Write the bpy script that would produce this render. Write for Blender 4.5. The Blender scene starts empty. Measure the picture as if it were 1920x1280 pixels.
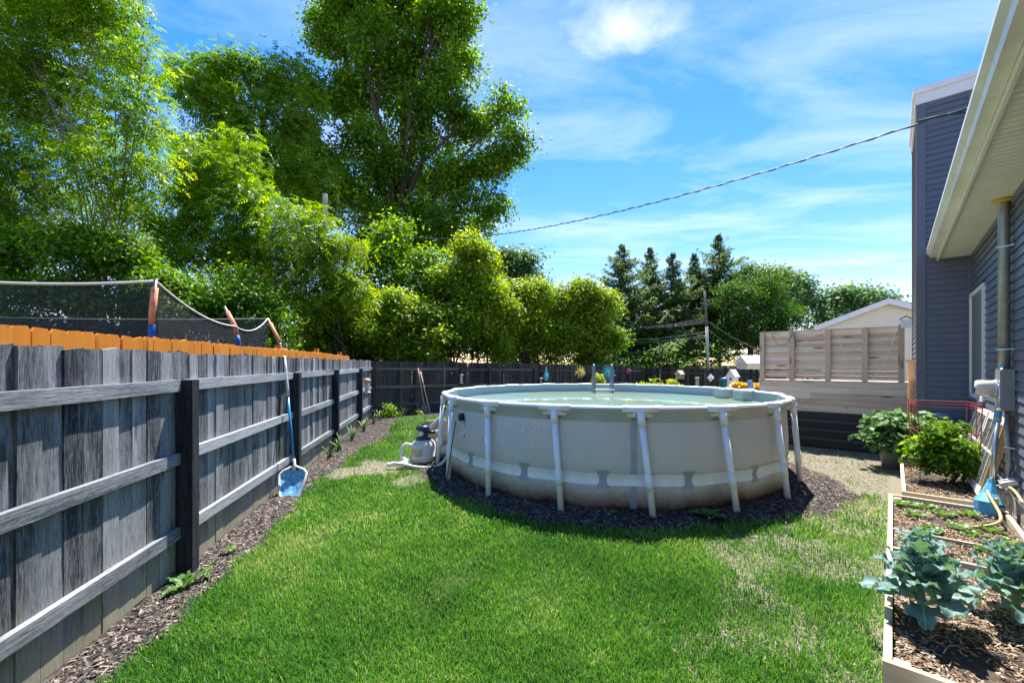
import bpy, math, random
import numpy as np
from mathutils import Vector, Matrix
R = math.radians
random.seed(7)
scene = bpy.context.scene
col = scene.collection

# ------------------------------------------------------------------ camera, sky, sun, exposure
CAM_Z, F, HY = 1.72, 800.0, 682.0
cam = bpy.data.cameras.new('camera'); camo = bpy.data.objects.new('camera', cam); col.objects.link(camo)
camo.location = (0, 0, CAM_Z); camo.rotation_euler = (R(90), 0, 0)
cam.sensor_width = 36.0; cam.lens = 36.0*F/1920; cam.shift_y = (HY-640)/1920
cam.clip_start = 0.05; cam.clip_end = 2000
scene.camera = camo

SUN_EL, SUN_AZ = R(63), R(14)          # azimuth measured from +Y towards +X
w = bpy.data.worlds.new('World'); scene.world = w; w.use_nodes = True
nt = w.node_tree; nt.nodes.clear()
def N(tree, t, **k):
    n = tree.nodes.new(t)
    for a, b in k.items():
        if a in n.inputs.keys(): n.inputs[a].default_value = b
        else: setattr(n, a, b)
    return n
def L(tree, a, b): tree.links.new(a, b)
sky = N(nt, 'ShaderNodeTexSky'); sky.sky_type = 'NISHITA'; sky.sun_disc = False
sky.sun_elevation = SUN_EL; sky.sun_rotation = SUN_AZ
sky.air_density = 1.0; sky.dust_density = 0.12; sky.ozone_density = 2.4
geo = N(nt, 'ShaderNodeTexCoord')
sep = N(nt, 'ShaderNodeSeparateXYZ'); L(nt, geo.outputs['Generated'], sep.inputs[0])
# project the direction on a flat cloud layer
zz = N(nt, 'ShaderNodeMath', operation='MAXIMUM'); L(nt, sep.outputs['Z'], zz.inputs[0]); zz.inputs[1].default_value = 0.06
dx = N(nt, 'ShaderNodeMath', operation='DIVIDE'); L(nt, sep.outputs['X'], dx.inputs[0]); L(nt, zz.outputs[0], dx.inputs[1])
dy = N(nt, 'ShaderNodeMath', operation='DIVIDE'); L(nt, sep.outputs['Y'], dy.inputs[0]); L(nt, zz.outputs[0], dy.inputs[1])
cl = N(nt, 'ShaderNodeCombineXYZ'); L(nt, dx.outputs[0], cl.inputs[0]); L(nt, dy.outputs[0], cl.inputs[1])
mp = N(nt, 'ShaderNodeMapping'); mp.inputs['Scale'].default_value = (0.55, 1.25, 1); mp.inputs['Rotation'].default_value = (0, 0, R(-28)); mp.inputs['Location'].default_value = (0.35, 0.2, 0)
L(nt, cl.outputs[0], mp.inputs[0])
no = N(nt, 'ShaderNodeTexNoise', Scale=1.3, Detail=9.0, Roughness=0.6, Distortion=0.5); L(nt, mp.outputs[0], no.inputs['Vector'])
cr = N(nt, 'ShaderNodeMapRange'); cr.inputs['From Min'].default_value = 0.44; cr.inputs['From Max'].default_value = 0.92; cr.inputs['To Max'].default_value = 0.55
L(nt, no.outputs['Fac'], cr.inputs['Value'])
# one fuller cloud high over the pool, broken up by noise
vd = N(nt, 'ShaderNodeVectorMath', operation='DISTANCE'); vd.inputs[1].default_value = (0.30, 1.27, 0)
no2 = N(nt, 'ShaderNodeTexNoise', Scale=2.6, Detail=8.0, Roughness=0.62, Distortion=0.3); L(nt, cl.outputs[0], no2.inputs['Vector'])
L(nt, cl.outputs[0], vd.inputs[0])
pf = N(nt, 'ShaderNodeMapRange'); pf.inputs['From Min'].default_value = 0.28; pf.inputs['From Max'].default_value = 0.0; pf.inputs['To Max'].default_value = 0.55
L(nt, vd.outputs['Value'], pf.inputs['Value'])
ad = N(nt, 'ShaderNodeMath', operation='ADD'); L(nt, pf.outputs[0], ad.inputs[0]); L(nt, no2.outputs['Fac'], ad.inputs[1])
p2 = N(nt, 'ShaderNodeMapRange'); p2.inputs['From Min'].default_value = 0.68; p2.inputs['From Max'].default_value = 1.2; p2.inputs['To Max'].default_value = 0.85
L(nt, ad.outputs[0], p2.inputs['Value'])
mx = N(nt, 'ShaderNodeMath', operation='MAXIMUM'); L(nt, cr.outputs[0], mx.inputs[0]); L(nt, p2.outputs[0], mx.inputs[1])
hf = N(nt, 'ShaderNodeMapRange'); hf.inputs['From Min'].default_value = 0.0; hf.inputs['From Max'].default_value = 0.10
L(nt, sep.outputs['Z'], hf.inputs['Value'])
mm = N(nt, 'ShaderNodeMath', operation='MULTIPLY'); L(nt, mx.outputs[0], mm.inputs[0]); L(nt, hf.outputs[0], mm.inputs[1])
mix = N(nt, 'ShaderNodeMix', data_type='RGBA'); mix.inputs[7].default_value = (5.2, 5.2, 5.5, 1)
hs = N(nt, 'ShaderNodeHueSaturation', Saturation=1.40, Value=1.0, Hue=.5); L(nt, sky.outputs[0], hs.inputs['Color'])
tn = N(nt, 'ShaderNodeMix', data_type='RGBA', blend_type='MULTIPLY'); tn.inputs[0].default_value = 1; tn.inputs[7].default_value = (1.06, .77, .88, 1); L(nt, hs.outputs[0], tn.inputs[6])
L(nt, mm.outputs[0], mix.inputs[0]); L(nt, tn.outputs[2], mix.inputs[6])
bg = N(nt, 'ShaderNodeBackground', Strength=0.094); L(nt, mix.outputs[2], bg.inputs[0])
wo = N(nt, 'ShaderNodeOutputWorld'); L(nt, bg.outputs[0], wo.inputs[0])

sl = bpy.data.lights.new('sun', 'SUN'); sl.energy = 3.3; sl.angle = R(0.55); sl.color = (1, 0.955, 0.88)
so = bpy.data.objects.new('sun', sl); col.objects.link(so)
sdir = Vector((math.sin(SUN_AZ)*math.cos(SUN_EL), math.cos(SUN_AZ)*math.cos(SUN_EL), math.sin(SUN_EL)))
so.rotation_euler = sdir.to_track_quat('Z', 'Y').to_euler(); so.location = (8, 30, 40)
vs = scene.view_settings; vs.view_transform = 'Standard'; vs.look = 'None'; vs.exposure = 1.85; vs.gamma = 1; vs.use_curve_mapping = False
scene.cycles.max_bounces = 8; scene.cycles.transparent_max_bounces = 12
scene.cycles.use_denoising = True; scene.cycles.denoising_prefilter = 'ACCURATE'

# ------------------------------------------------------------------ helpers
def at(px, py, Y):                      # photo pixel at a chosen distance -> place in the yard
    return Vector(((px-960)/F*Y, Y, CAM_Z+(HY-py)/F*Y))
class MB:
    def __init__(s): s.v = []; s.f = []
    def add(s, vs_, fs):
        o = len(s.v); s.v += [tuple(p) for p in vs_]; s.f += [tuple(i+o for i in f) for f in fs]; return s
    def box(s, c, d, m=None):
        x, y, z = d[0]/2, d[1]/2, d[2]/2
        P = [Vector((a*x, b*y, e*z)) for a in (-1, 1) for b in (-1, 1) for e in (-1, 1)]
        if m is not None: P = [m @ p for p in P]
        c = Vector(c)
        return s.add([p+c for p in P], [(0, 1, 3, 2), (4, 6, 7, 5), (0, 4, 5, 1), (2, 3, 7, 6), (0, 2, 6, 4), (1, 5, 7, 3)])
    def span(s, x0, x1, y0, y1, z0, z1):
        return s.box(((x0+x1)/2, (y0+y1)/2, (z0+z1)/2), (abs(x1-x0), abs(y1-y0), abs(z1-z0)))
    def tube(s, pts, r, n=8, cap=True):
        pts = [Vector(p) for p in pts]; k = len(pts)
        rs = r if isinstance(r, (list, tuple)) else [r]*k
        up = None; rings = []
        for i, p in enumerate(pts):
            t = (pts[min(i+1, k-1)]-pts[max(i-1, 0)])
            t = t.normalized() if t.length > 1e-9 else Vector((0, 0, 1))
            if up is None:
                up = Vector((0, 0, 1)) if abs(t.z) < .9 else Vector((1, 0, 0))
            a = t.cross(up); a = a.normalized() if a.length > 1e-6 else Vector((1, 0, 0))
            b = a.cross(t).normalized(); up = b
            rings.append([p+(a*math.cos(2*math.pi*j/n)+b*math.sin(2*math.pi*j/n))*rs[i] for j in range(n)])
        V = [q for g in rings for q in g]; Fc = []
        for i in range(k-1):
            for j in range(n):
                Fc.append((i*n+j, i*n+(j+1) % n, (i+1)*n+(j+1) % n, (i+1)*n+j))
        if cap: Fc.append(tuple(range(n-1, -1, -1))); Fc.append(tuple((k-1)*n+j for j in range(n)))
        return s.add(V, Fc)
    def lathe(s, prof, c=(0, 0, 0), n=24, a0=0, a1=2*math.pi, cap=True):
        full = abs(a1-a0-2*math.pi) < 1e-6; m = n if full else n+1; V = []; Fc = []
        for r, z in prof:
            for j in range(m):
                a = a0+(a1-a0)*j/n
                V.append((c[0]+r*math.cos(a), c[1]+r*math.sin(a), c[2]+z))
        for i in range(len(prof)-1):
            for j in range(n):
                j2 = (j+1) % m
                Fc.append((i*m+j, i*m+j2, (i+1)*m+j2, (i+1)*m+j))
        if full and cap:
            if prof[0][0] > 1e-4: Fc.append(tuple(range(m-1, -1, -1)))
            if prof[-1][0] > 1e-4: Fc.append(tuple((len(prof)-1)*m+j for j in range(m)))
        return s.add(V, Fc)
    def prism(s, poly, d, m=None):      # polygon in local x,z, extruded along y by d (centred), m: 4x4
        k = len(poly); V = [Vector((x, -d/2, z)) for x, z in poly]+[Vector((x, d/2, z)) for x, z in poly]
        if m is not None: V = [m @ p for p in V]
        Fc = [tuple(range(k)), tuple(range(2*k-1, k-1, -1))]+[(i, i+k, (i+1) % k+k, (i+1) % k) for i in range(k)]
        return s.add(V, Fc)
    def mesh(s, name, mat=None, smooth=False):
        me = bpy.data.meshes.new(name); me.from_pydata(s.v, [], s.f); me.update()
        if mat: me.materials.append(mat)
        if smooth: me.shade_smooth()
        return me
    def build(s, name, mat, parent=None, smooth=False, loc=None):
        return mk(name, s.mesh(name, mat, smooth), parent, loc)
def mk(name, me, parent=None, loc=None, rot=None, sc=None):
    o = bpy.data.objects.new(name, me); col.objects.link(o)
    if parent: o.parent = parent
    if loc is not None: o.location = loc
    if rot is not None: o.rotation_euler = rot
    if sc is not None: o.scale = sc
    return o
def tag(o, label=None, cat=None, group=None, kind=None):
    for k, v in (('label', label), ('category', cat), ('group', group), ('kind', kind)):
        if v: o[k] = v
    return o
def thing(name, label, cat, loc=(0, 0, 0), rz=0, group=None):
    o = bpy.data.objects.new(name, None); col.objects.link(o); o.empty_display_size = .1
    o.location = loc; o.rotation_euler = (0, 0, rz)
    return tag(o, label, cat, group)
def fast_mesh(name, V, quads=None, tris=None, mat=None, attrs=None, smooth=False):
    me = bpy.data.meshes.new(name); V = np.asarray(V, np.float32)
    me.vertices.add(len(V)); me.vertices.foreach_set('co', V.ravel())
    loops = []; starts = []; pos = 0
    for arr, k in ((quads, 4), (tris, 3)):
        if arr is None or len(arr) == 0: continue
        arr = np.asarray(arr, np.int32); loops.append(arr.ravel()); starts.append(pos+np.arange(len(arr))*k); pos += arr.size
    lo = np.concatenate(loops); st = np.concatenate(starts)
    me.loops.add(len(lo)); me.loops.foreach_set('vertex_index', lo.astype(np.int32))
    me.polygons.add(len(st)); me.polygons.foreach_set('loop_start', st.astype(np.int32))
    me.update(calc_edges=True)
    for an, av in (attrs or {}).items():
        a = me.attributes.new(an, 'FLOAT', 'POINT'); a.data.foreach_set('value', np.asarray(av, np.float32))
    if mat: me.materials.append(mat)
    if smooth: me.shade_smooth()
    return me

def spline(pts, n=6):
    C_ = [Vector(p) for p in pts]; S_ = []
    for i in range(len(C_)-1):
        p0, p1, p2, p3 = C_[max(i-1, 0)], C_[i], C_[i+1], C_[min(i+2, len(C_)-1)]
        for k in range(n):
            u = k/n; S_.append(.5*((2*p1)+(p2-p0)*u+(2*p0-5*p1+4*p2-p3)*u*u+(3*p1-p0-3*p2+p3)*u**3))
    return S_+[C_[-1]]
# ------------------------------------------------------------------ materials
def newmat(name):
    m = bpy.data.materials.new(name); m.use_nodes = True; t = m.node_tree
    return m, t, t.nodes['Principled BSDF'], t.nodes['Material Output']
def lerpc(a, b, t): return tuple(a[i]+(b[i]-a[i])*t for i in range(3))
def coords(t, scale=(1, 1, 1), rnd=True):
    tc = N(t, 'ShaderNodeTexCoord'); m = N(t, 'ShaderNodeMapping'); m.inputs['Scale'].default_value = scale
    if rnd:
        oi = N(t, 'ShaderNodeObjectInfo'); mu = N(t, 'ShaderNodeMath', operation='MULTIPLY'); mu.inputs[1].default_value = 37.0
        L(t, oi.outputs['Random'], mu.inputs[0]); va = N(t, 'ShaderNodeVectorMath', operation='ADD')
        L(t, tc.outputs['Object'], va.inputs[0]); L(t, mu.outputs[0], va.inputs[1]); L(t, va.outputs[0], m.inputs[0])
    else: L(t, tc.outputs['Object'], m.inputs[0])
    return m
def plain(name, c, rough=.5, var=.12, scale=6, bump=0.0, metal=0, spec=.5, c2=None, detail=5, stretch=(1, 1, 1)):
    m, t, b, o = newmat(name)
    no = N(t, 'ShaderNodeTexNoise', Scale=scale, Detail=detail, Roughness=.6); L(t, coords(t, stretch).outputs[0], no.inputs['Vector'])
    cr = N(t, 'ShaderNodeValToRGB'); e = cr.color_ramp.elements
    e[0].position = .3; e[1].position = .7
    lo = c2 if c2 else tuple(x*(1-var) for x in c); hi = tuple(min(1, x*(1+var)) for x in c)
    e[0].color = (*lo, 1); e[1].color = (*hi, 1)
    L(t, no.outputs['Fac'], cr.inputs[0]); L(t, cr.outputs[0], b.inputs['Base Color'])
    b.inputs['Roughness'].default_value = rough; b.inputs['Metallic'].default_value = metal; b.inputs['Specular IOR Level'].default_value = spec
    if bump:
        bu = N(t, 'ShaderNodeBump', Strength=bump, Distance=.01); L(t, no.outputs['Fac'], bu.inputs['Height']); L(t, bu.outputs[0], b.inputs['Normal'])
    return m
def wood(name, dark, light, axis='z', rough=.75, fine=40, contrast=(.35, .68), knots=True, boardvar=.35, bump=.35, extra=None):
    """weathered boards: long grain streaks, knots, each board with its own tone"""
    m, t, b, o = newmat(name)
    s = {'x': (.9, 14, 14), 'y': (14, .9, 14), 'z': (14, 14, .9)}[axis]
    mp = coords(t, s)
    g = N(t, 'ShaderNodeTexNoise', Scale=fine/14, Detail=7, Roughness=.65, Distortion=.6); L(t, mp.outputs[0], g.inputs['Vector'])
    s2 = {'x': (.7, 5, 5), 'y': (5, .7, 5), 'z': (5, 5, .7)}[axis]
    g2 = N(t, 'ShaderNodeTexNoise', Scale=1.4, Detail=3, Roughness=.55); L(t, coords(t, s2).outputs[0], g2.inputs['Vector'])
    av = N(t, 'ShaderNodeMix', data_type='FLOAT'); av.inputs[0].default_value = .5; L(t, g.outputs['Fac'], av.inputs[2]); L(t, g2.outputs['Fac'], av.inputs[3])
    s4 = tuple(a_*(3.2 if a_ > 2 else 9) for a_ in s); g3 = N(t, 'ShaderNodeTexNoise', Scale=2.6, Detail=5, Roughness=.7); L(t, coords(t, s4).outputs[0], g3.inputs['Vector'])
    av0 = av; av = N(t, 'ShaderNodeMix', data_type='FLOAT'); av.inputs[0].default_value = .3; L(t, av0.outputs[0], av.inputs[2]); L(t, g3.outputs['Fac'], av.inputs[3])
    oi = N(t, 'ShaderNodeObjectInfo')
    sh = N(t, 'ShaderNodeMapRange'); sh.inputs['To Min'].default_value = -boardvar/2; sh.inputs['To Max'].default_value = boardvar/2
    wn = N(t, 'ShaderNodeTexWhiteNoise'); wn.noise_dimensions = '1D'; L(t, oi.outputs['Random'], wn.inputs['W']); L(t, wn.outputs['Value'], sh.inputs['Value'])
    ad = N(t, 'ShaderNodeMath', operation='ADD'); L(t, av.outputs[0], ad.inputs[0]); L(t, sh.outputs[0], ad.inputs[1])
    cr = N(t, 'ShaderNodeValToRGB'); e = cr.color_ramp.elements
    e[0].position, e[1].position = contrast; e[0].color = (*dark, 1); e[1].color = (*light, 1)
    L(t, ad.outputs[0], cr.inputs[0]); out = cr.outputs[0]
    if knots:
        s3 = {'x': (1.6, 7, 7), 'y': (7, 1.6, 7), 'z': (7, 7, 1.6)}[axis]
        vo = N(t, 'ShaderNodeTexVoronoi', Scale=1.1); L(t, coords(t, s3).outputs[0], vo.inputs['Vector'])
        kr = N(t, 'ShaderNodeMapRange'); kr.inputs['From Min'].default_value = .10; kr.inputs['From Max'].default_value = .22; kr.inputs['To Min'].default_value = 1; kr.inputs['To Max'].default_value = 0
        L(t, vo.outputs['Distance'], kr.inputs['Value'])
        km = N(t, 'ShaderNodeMix', data_type='RGBA'); km.inputs[7].default_value = (*tuple(x*.35 for x in lerpc(dark, light, .3)), 1)
        kf = N(t, 'ShaderNodeMath', operation='MULTIPLY'); kf.inputs[1].default_value = .8; L(t, kr.outputs[0], kf.inputs[0])
        L(t, kf.outputs[0], km.inputs[0]); L(t, out, km.inputs[6]); out = km.outputs[2]
    if extra:      # bare, lichen-tinted foot of the board: (colour, from z, to z)
        tc = N(t, 'ShaderNodeTexCoord'); sp = N(t, 'ShaderNodeSeparateXYZ'); L(t, tc.outputs['Object'], sp.inputs[0])
        fa = N(t, 'ShaderNodeMath', operation='MULTIPLY_ADD'); fa.inputs[1].default_value = .9; L(t, g2.outputs['Fac'], fa.inputs[0]); L(t, sp.outputs['Z'], fa.inputs[2])
        er = N(t, 'ShaderNodeMapRange'); er.inputs['From Min'].default_value = extra[1]+.45; er.inputs['From Max'].default_value = extra[2]+.45; er.inputs['To Min'].default_value = .8; er.inputs['To Max'].default_value = 0
        L(t, fa.outputs[0], er.inputs['Value'])
        em = N(t, 'ShaderNodeMix', data_type='RGBA'); em.inputs[7].default_value = (*extra[0], 1); L(t, er.outputs[0], em.inputs[0]); L(t, out, em.inputs[6]); out = em.outputs[2]
    L(t, out, b.inputs['Base Color']); b.inputs['Roughness'].default_value = rough; b.inputs['Specular IOR Level'].default_value = .25
    bu = N(t, 'ShaderNodeBump', Strength=bump, Distance=.006); L(t, g.outputs['Fac'], bu.inputs['Height']); L(t, bu.outputs[0], b.inputs['Normal'])
    return m
def leafmat(name, stops, trans=.38, rough=.5, spec=.35):
    m, t, b, o = newmat(name)
    a = N(t, 'ShaderNodeAttribute', attribute_name='tint')
    cr = N(t, 'ShaderNodeValToRGB'); e = cr.color_ramp.elements
    while len(e) < len(stops): e.new(.5)
    for i, (p, c) in enumerate(stops): e[i].position = p; e[i].color = (*c, 1)
    L(t, a.outputs['Fac'], cr.inputs[0]); L(t, cr.outputs[0], b.inputs['Base Color'])
    b.inputs['Roughness'].default_value = rough; b.inputs['Specular IOR Level'].default_value = spec
    tr = N(t, 'ShaderNodeBsdfTranslucent'); g = N(t, 'ShaderNodeHueSaturation', Hue=.485, Saturation=1.1, Value=1.25); L(t, cr.outputs[0], g.inputs['Color']); L(t, g.outputs[0], tr.inputs[0])
    mx = N(t, 'ShaderNodeMixShader'); mx.inputs[0].default_value = trans; L(t, b.outputs[0], mx.inputs[1]); L(t, tr.outputs[0], mx.inputs[2]); L(t, mx.outputs[0], o.inputs[0])
    return m

M = {}
M['fence'] = wood('weathered_black_boards', (.022, .026, .033), (.38, .385, .39), 'z', contrast=(.39, .65), boardvar=.17, fine=80, bump=.6, extra=((.36, .33, .20), .02, .42))
M['fence_back'] = wood('dark_brown_boards', (.018, .017, .015), (.17, .15, .12), 'z', contrast=(.42, .84), boardvar=.16)
M['rail'] = wood('weathered_rail', (.045, .055, .07), (.47, .48, .49), 'x', contrast=(.35, .62), boardvar=.16, knots=False, fine=75, bump=.6)
M['rail_back'] = wood('dark_rail', (.03, .026, .022), (.26, .23, .19), 'x', contrast=(.36, .8), boardvar=.16, knots=False)
M['post'] = wood('black_post', (.014, .016, .019), (.12, .13, .145), 'z', contrast=(.45, .8), boardvar=.1, knots=False)
M['cedar'] = wood('orange_stained_cedar', (.60, .185, .012), (.80, .31, .035), 'z', contrast=(.25, .75), boardvar=.2, bump=.15)
M['deckwood'] = wood('weathered_deck_wood', (.42, .26, .15), (.84, .68, .50), 'x', contrast=(.22, .60), boardvar=.3)
M['deckpost'] = wood('deck_post_wood', (.44, .31, .19), (.74, .59, .41), 'z', contrast=(.28, .7), boardvar=.2)
M['bedwood'] = wood('raised_bed_wood', (.44, .32, .18), (.74, .62, .44), 'x', contrast=(.25, .7), boardvar=.2)
M['palletwood'] = wood('pallet_wood', (.33, .25, .11), (.58, .47, .24), 'x', contrast=(.25, .7), boardvar=.2)
M['dark_board'] = wood('dark_stained_boards', (.016, .014, .013), (.07, .062, .058), 'x', contrast=(.3, .8), boardvar=.1, knots=False)
M['bark'] = plain('bark', (.075, .06, .045), .9, .4, 9, .6, stretch=(3, 3, .6))
M['bark_grey'] = plain('grey_bark', (.16, .15, .125), .9, .35, 9, .6, stretch=(3, 3, .6))
M['white_pvc'] = plain('white_pool_tube', (.88, .89, .90), .32, .05, 8)
M['cream'] = plain('cream_plastic', (.72, .68, .50), .4, .08, 8)
M['white'] = plain('white_paint', (.80, .79, .76), .45, .05, 5)
M['siding'] = plain('slate_blue_vinyl', (.125, .135, .165), .42, .06, 3, stretch=(.3, .3, 4))
M['siding_trim'] = plain('slate_blue_trim', (.115, .125, .155), .42, .05, 3)
M['almond'] = plain('almond_aluminium', (.82, .77, .62), .4, .05, 4)
M['gutter'] = plain('almond_gutter', (.84, .80, .67), .35, .08, 2.5, c2=(.68, .62, .48))
M['beige_siding'] = plain('beige_vinyl', (.84, .74, .54), .5, .05, 3)
M['shingle'] = plain('roof_shingles', (.10, .095, .09), .9, .4, 60, .3)
M['galv'] = plain('galvanised_steel', (.34, .35, .32), .45, .15, 12, metal=.55)
M['grey_metal'] = plain('grey_painted_metal', (.23, .245, .235), .5, .06, 6)
M['black'] = plain('black_plastic', (.012, .013, .018), .35, .2, 10)
M['navy'] = plain('navy_plastic', (.03, .045, .085), .35, .2, 10)
M['rope'] = plain('black_cable', (.03, .03, .032), .6, .3, 30)
M['wirecol'] = plain('grey_cable', (.12, .12, .125), .6, .3, 20)
M['rust_red'] = plain('red_coated_wire', (.42, .055, .05), .45, .2, 20)
M['terracotta'] = plain('faded_terracotta', (.58, .30, .20), .7, .15, 10)
M['aluminium'] = plain('aluminium_tube', (.55, .57, .60), .3, .05, 8, metal=.8)
M['steel_ladder'] = plain('grey_ladder_tube', (.36, .40, .46), .3, .08, 8, metal=.5)
M['blue_pole'] = plain('blue_anodised', (.015, .23, .50), .28, .1, 8)
M['soil'] = plain('garden_soil', (.06, .042, .03), .95, .4, 25, .6)
# ------------------------------------------------------------------ layout of the yard
PC, PR, PZ0, PZ1 = Vector((1.59, 7.42)), 2.745, 0.085, 1.22      # pool centre, rim radius, foot, rim height
HA = R(41.8); U = Vector((math.sin(HA), math.cos(HA))); NV = Vector((-U.y, U.x))   # along the house wall / out of it
Q = Vector((7.65, 7.09))                                          # inner corner wall - chimney
def hs_(u, n, z): p = Q+U*u+NV*n; return Vector((p.x, p.y, z))
HROT = math.atan2(U.y, U.x)                                       # local x along the wall, local y out of it
FA = Vector((-2.11-.178*.6, .6)); FB = Vector((-4.58, 13.88)); FD = (FB-FA).normalized()
GB = Vector((7.05, 22.87)); GC = Vector((10.4, 16.3))
rng = np.random.default_rng(11)
def vnoise(x, y, sc, seed):
    g = np.random.default_rng(seed).random((64, 64)); x = np.asarray(x)*sc+200; y = np.asarray(y)*sc+200
    xi = np.floor(x).astype(int); yi = np.floor(y).astype(int); fx = x-xi; fy = y-yi
    fx = fx*fx*(3-2*fx); fy = fy*fy*(3-2*fy)
    a = g[xi % 64, yi % 64]; b = g[(xi+1) % 64, yi % 64]; c = g[xi % 64, (yi+1) % 64]; d = g[(xi+1) % 64, (yi+1) % 64]
    return (a*(1-fx)+b*fx)*(1-fy)+(c*(1-fx)+d*fx)*fy
def fbm(x, y, sc, seed): return .55*vnoise(x, y, sc, seed)+.3*vnoise(x, y, sc*2.1, seed+1)+.15*vnoise(x, y, sc*4.3, seed+2)
def sst(a, b, x): t = np.clip((x-a)/(b-a), 0, 1); return t*t*(3-2*t)
def gz(x, y):
    r = np.hypot(np.asarray(x)-PC.x, np.asarray(y)-PC.y)
    return .075*(1-sst(2.75, 3.5, r))+.03*(fbm(x, y, .8, 5)-.5)*sst(2.6, 3.4, r)
def fence_d(x, y):                                                # distance from the left fence into the yard
    return (x-FA.x)*FD.y-(y-FA.y)*FD.x
BD = (GB-FB).normalized()
def back_d(x, y): return (x-FB.x)*BD.y-(y-FB.y)*BD.x
BED0 = Vector((1.93, 2.22))
def bed_v(x, y): return (x-BED0.x)*NV.x+(y-BED0.y)*NV.y           # distance from the beds' left edge into the yard
def masks(x, y):
    """mulch 0..1, lawn density 0..1, bare straw 0..1"""
    x = np.asarray(x, float); y = np.asarray(y, float)
    fd = fence_d(x, y); bd = back_d(x, y); r = np.hypot(x-PC.x, y-PC.y); bv = bed_v(x, y)
    n1 = fbm(x, y, 2.2, 21); n2 = fbm(x, y, 1.1, 31); n3 = fbm(x, y, 4.5, 41); n4 = fbm(x*.8+y*.5, y*.8-x*.5, 2.6, 47)
    wst = .40+.04*np.sin(y*2)+.5*sst(6.5, 11, y)+(n1-.5)*.3
    ml = 1-sst(wst-.06, wst+.06, fd)
    ml = np.maximum(ml, 1-sst(.85, 1.05, bd+(n1-.5)*.5))
    ring = 3.12+(n1-.5)*.35+.25*sst(2.6, 4.6, x)*sst(8, 5, y)
    ml = np.maximum(ml, 1-sst(ring-.08, ring+.08, r))
    dirt = (1-sst(.35, .95, np.hypot((x+2.25)/1.1, (y-7.0)/.85)+(n1-.5)*1.3+(n3-.5)*.5))*.85
    dirt = np.maximum(dirt, (1-sst(.2, .4, np.hypot((x+1.45), (y-6.25)))+(n1-.5))*.8)
    edge = .75+.5*sst(2.2, 4.2, y)+(n2-.5)*1.0
    patch = (1-sst(edge-.12, edge+.15, bv))*(.14+1.0*n4)
    far = sst(4.9, 5.8, y)*sst(3.3, 3.9, x)*(.62+.7*n4)
    patch = np.maximum(patch, far)
    patch = np.maximum(patch, 1-sst(.03, .16, bv+(n3-.5)*.15))
    bare = np.clip(np.maximum(dirt, patch), 0, 1)
    lawn = (1-ml)*(1-(.66+.34*far)*sst(.28, .86, bare+(n3-.5)*.55)-.0)*np.clip(1.15-.95*dirt-.25*(n3 > .5)*dirt, 0, 1)
    out = (fd < 0) | (bd < 0) | (bv < 0)
    lawn = np.where(out, 0, lawn); ml = np.where(fd < -.05, 0, ml)
    return ml, lawn, bare

# ------------------------------------------------------------------ ground
xs = np.concatenate([[-400, -150, -60, -30, -15, -9, -7], np.arange(-6, 9.6, .075), [10, 12, 16, 25, 40, 80, 200, 400]])
ys = np.concatenate([[-60, -20, -8, -3, -1], np.arange(0, 15, .075), [15.5, 16, 17, 18, 19, 20, 21, 22, 23, 24, 26, 30, 40, 60, 100, 200, 500]])
GX, GY = np.meshgrid(xs, ys, indexing='ij')
ml, lawn, bare = masks(GX, GY)
GZ = gz(GX, GY)+.015*ml
GZ = np.where((np.abs(GX) > 12) | (GY > 16), GZ-.12*sst(14, 24, GY), GZ)
nx, ny = len(xs), len(ys); idx = np.arange(nx*ny).reshape(nx, ny)
quads = np.stack([idx[:-1, :-1], idx[1:, :-1], idx[1:, 1:], idx[:-1, 1:]], -1).reshape(-1, 4)
gm, t, b, o = newmat('yard_ground')
am = N(t, 'ShaderNodeAttribute', attribute_name='mulch'); ab = N(t, 'ShaderNodeAttribute', attribute_name='bare')
tc = N(t, 'ShaderNodeTexCoord')
def nz(sc, det=6, rough=.65):
    n = N(t, 'ShaderNodeTexNoise', Scale=sc, Detail=det, Roughness=rough); L(t, tc.outputs['Object'], n.inputs['Vector']); return n
def ramp(src, stops):
    c = N(t, 'ShaderNodeValToRGB'); e = c.color_ramp.elements
    while len(e) < len(stops): e.new(.5)
    for i, (p, cc) in enumerate(stops): e[i].position = p; e[i].color = (*cc, 1)
    L(t, src, c.inputs[0]); return c.outputs[0]
nf = nz(60); nm = nz(9); ng = nz(26, 8)
cg = ramp(nm.outputs['Fac'], [(.3, (.028, .05, .012)), (.7, (.06, .10, .02))])
cs = ramp(nf.outputs['Fac'], [(.28, (.10, .085, .055)), (.5, (.21, .19, .135)), (.72, (.34, .31, .235))])
cm = ramp(ng.outputs['Fac'], [(.3, (.016, .012, .010)), (.5, (.06, .05, .044)), (.75, (.20, .17, .15))])
m1 = N(t, 'ShaderNodeMix', data_type='RGBA'); L(t, ab.outputs['Fac'], m1.inputs[0]); L(t, cg, m1.inputs[6]); L(t, cs, m1.inputs[7])
m2 = N(t, 'ShaderNodeMix', data_type='RGBA'); L(t, am.outputs['Fac'], m2.inputs[0]); L(t, m1.outputs[2], m2.inputs[6]); L(t, cm, m2.inputs[7])
L(t, m2.outputs[2], b.inputs['Base Color']); b.inputs['Roughness'].default_value = .95; b.inputs['Specular IOR Level'].default_value = .1
bu = N(t, 'ShaderNodeBump', Strength=.8, Distance=.03); L(t, ng.outputs['Fac'], bu.inputs['Height']); L(t, bu.outputs[0], b.inputs['Normal'])
ground = mk('ground', fast_mesh('ground', np.stack([GX, GY, GZ], -1).reshape(-1, 3), quads, mat=gm, attrs={'mulch': ml.ravel(), 'bare': np.clip((bare-.2)*1.5, 0, 1).ravel()}, smooth=True))
tag(ground, kind='structure')

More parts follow.
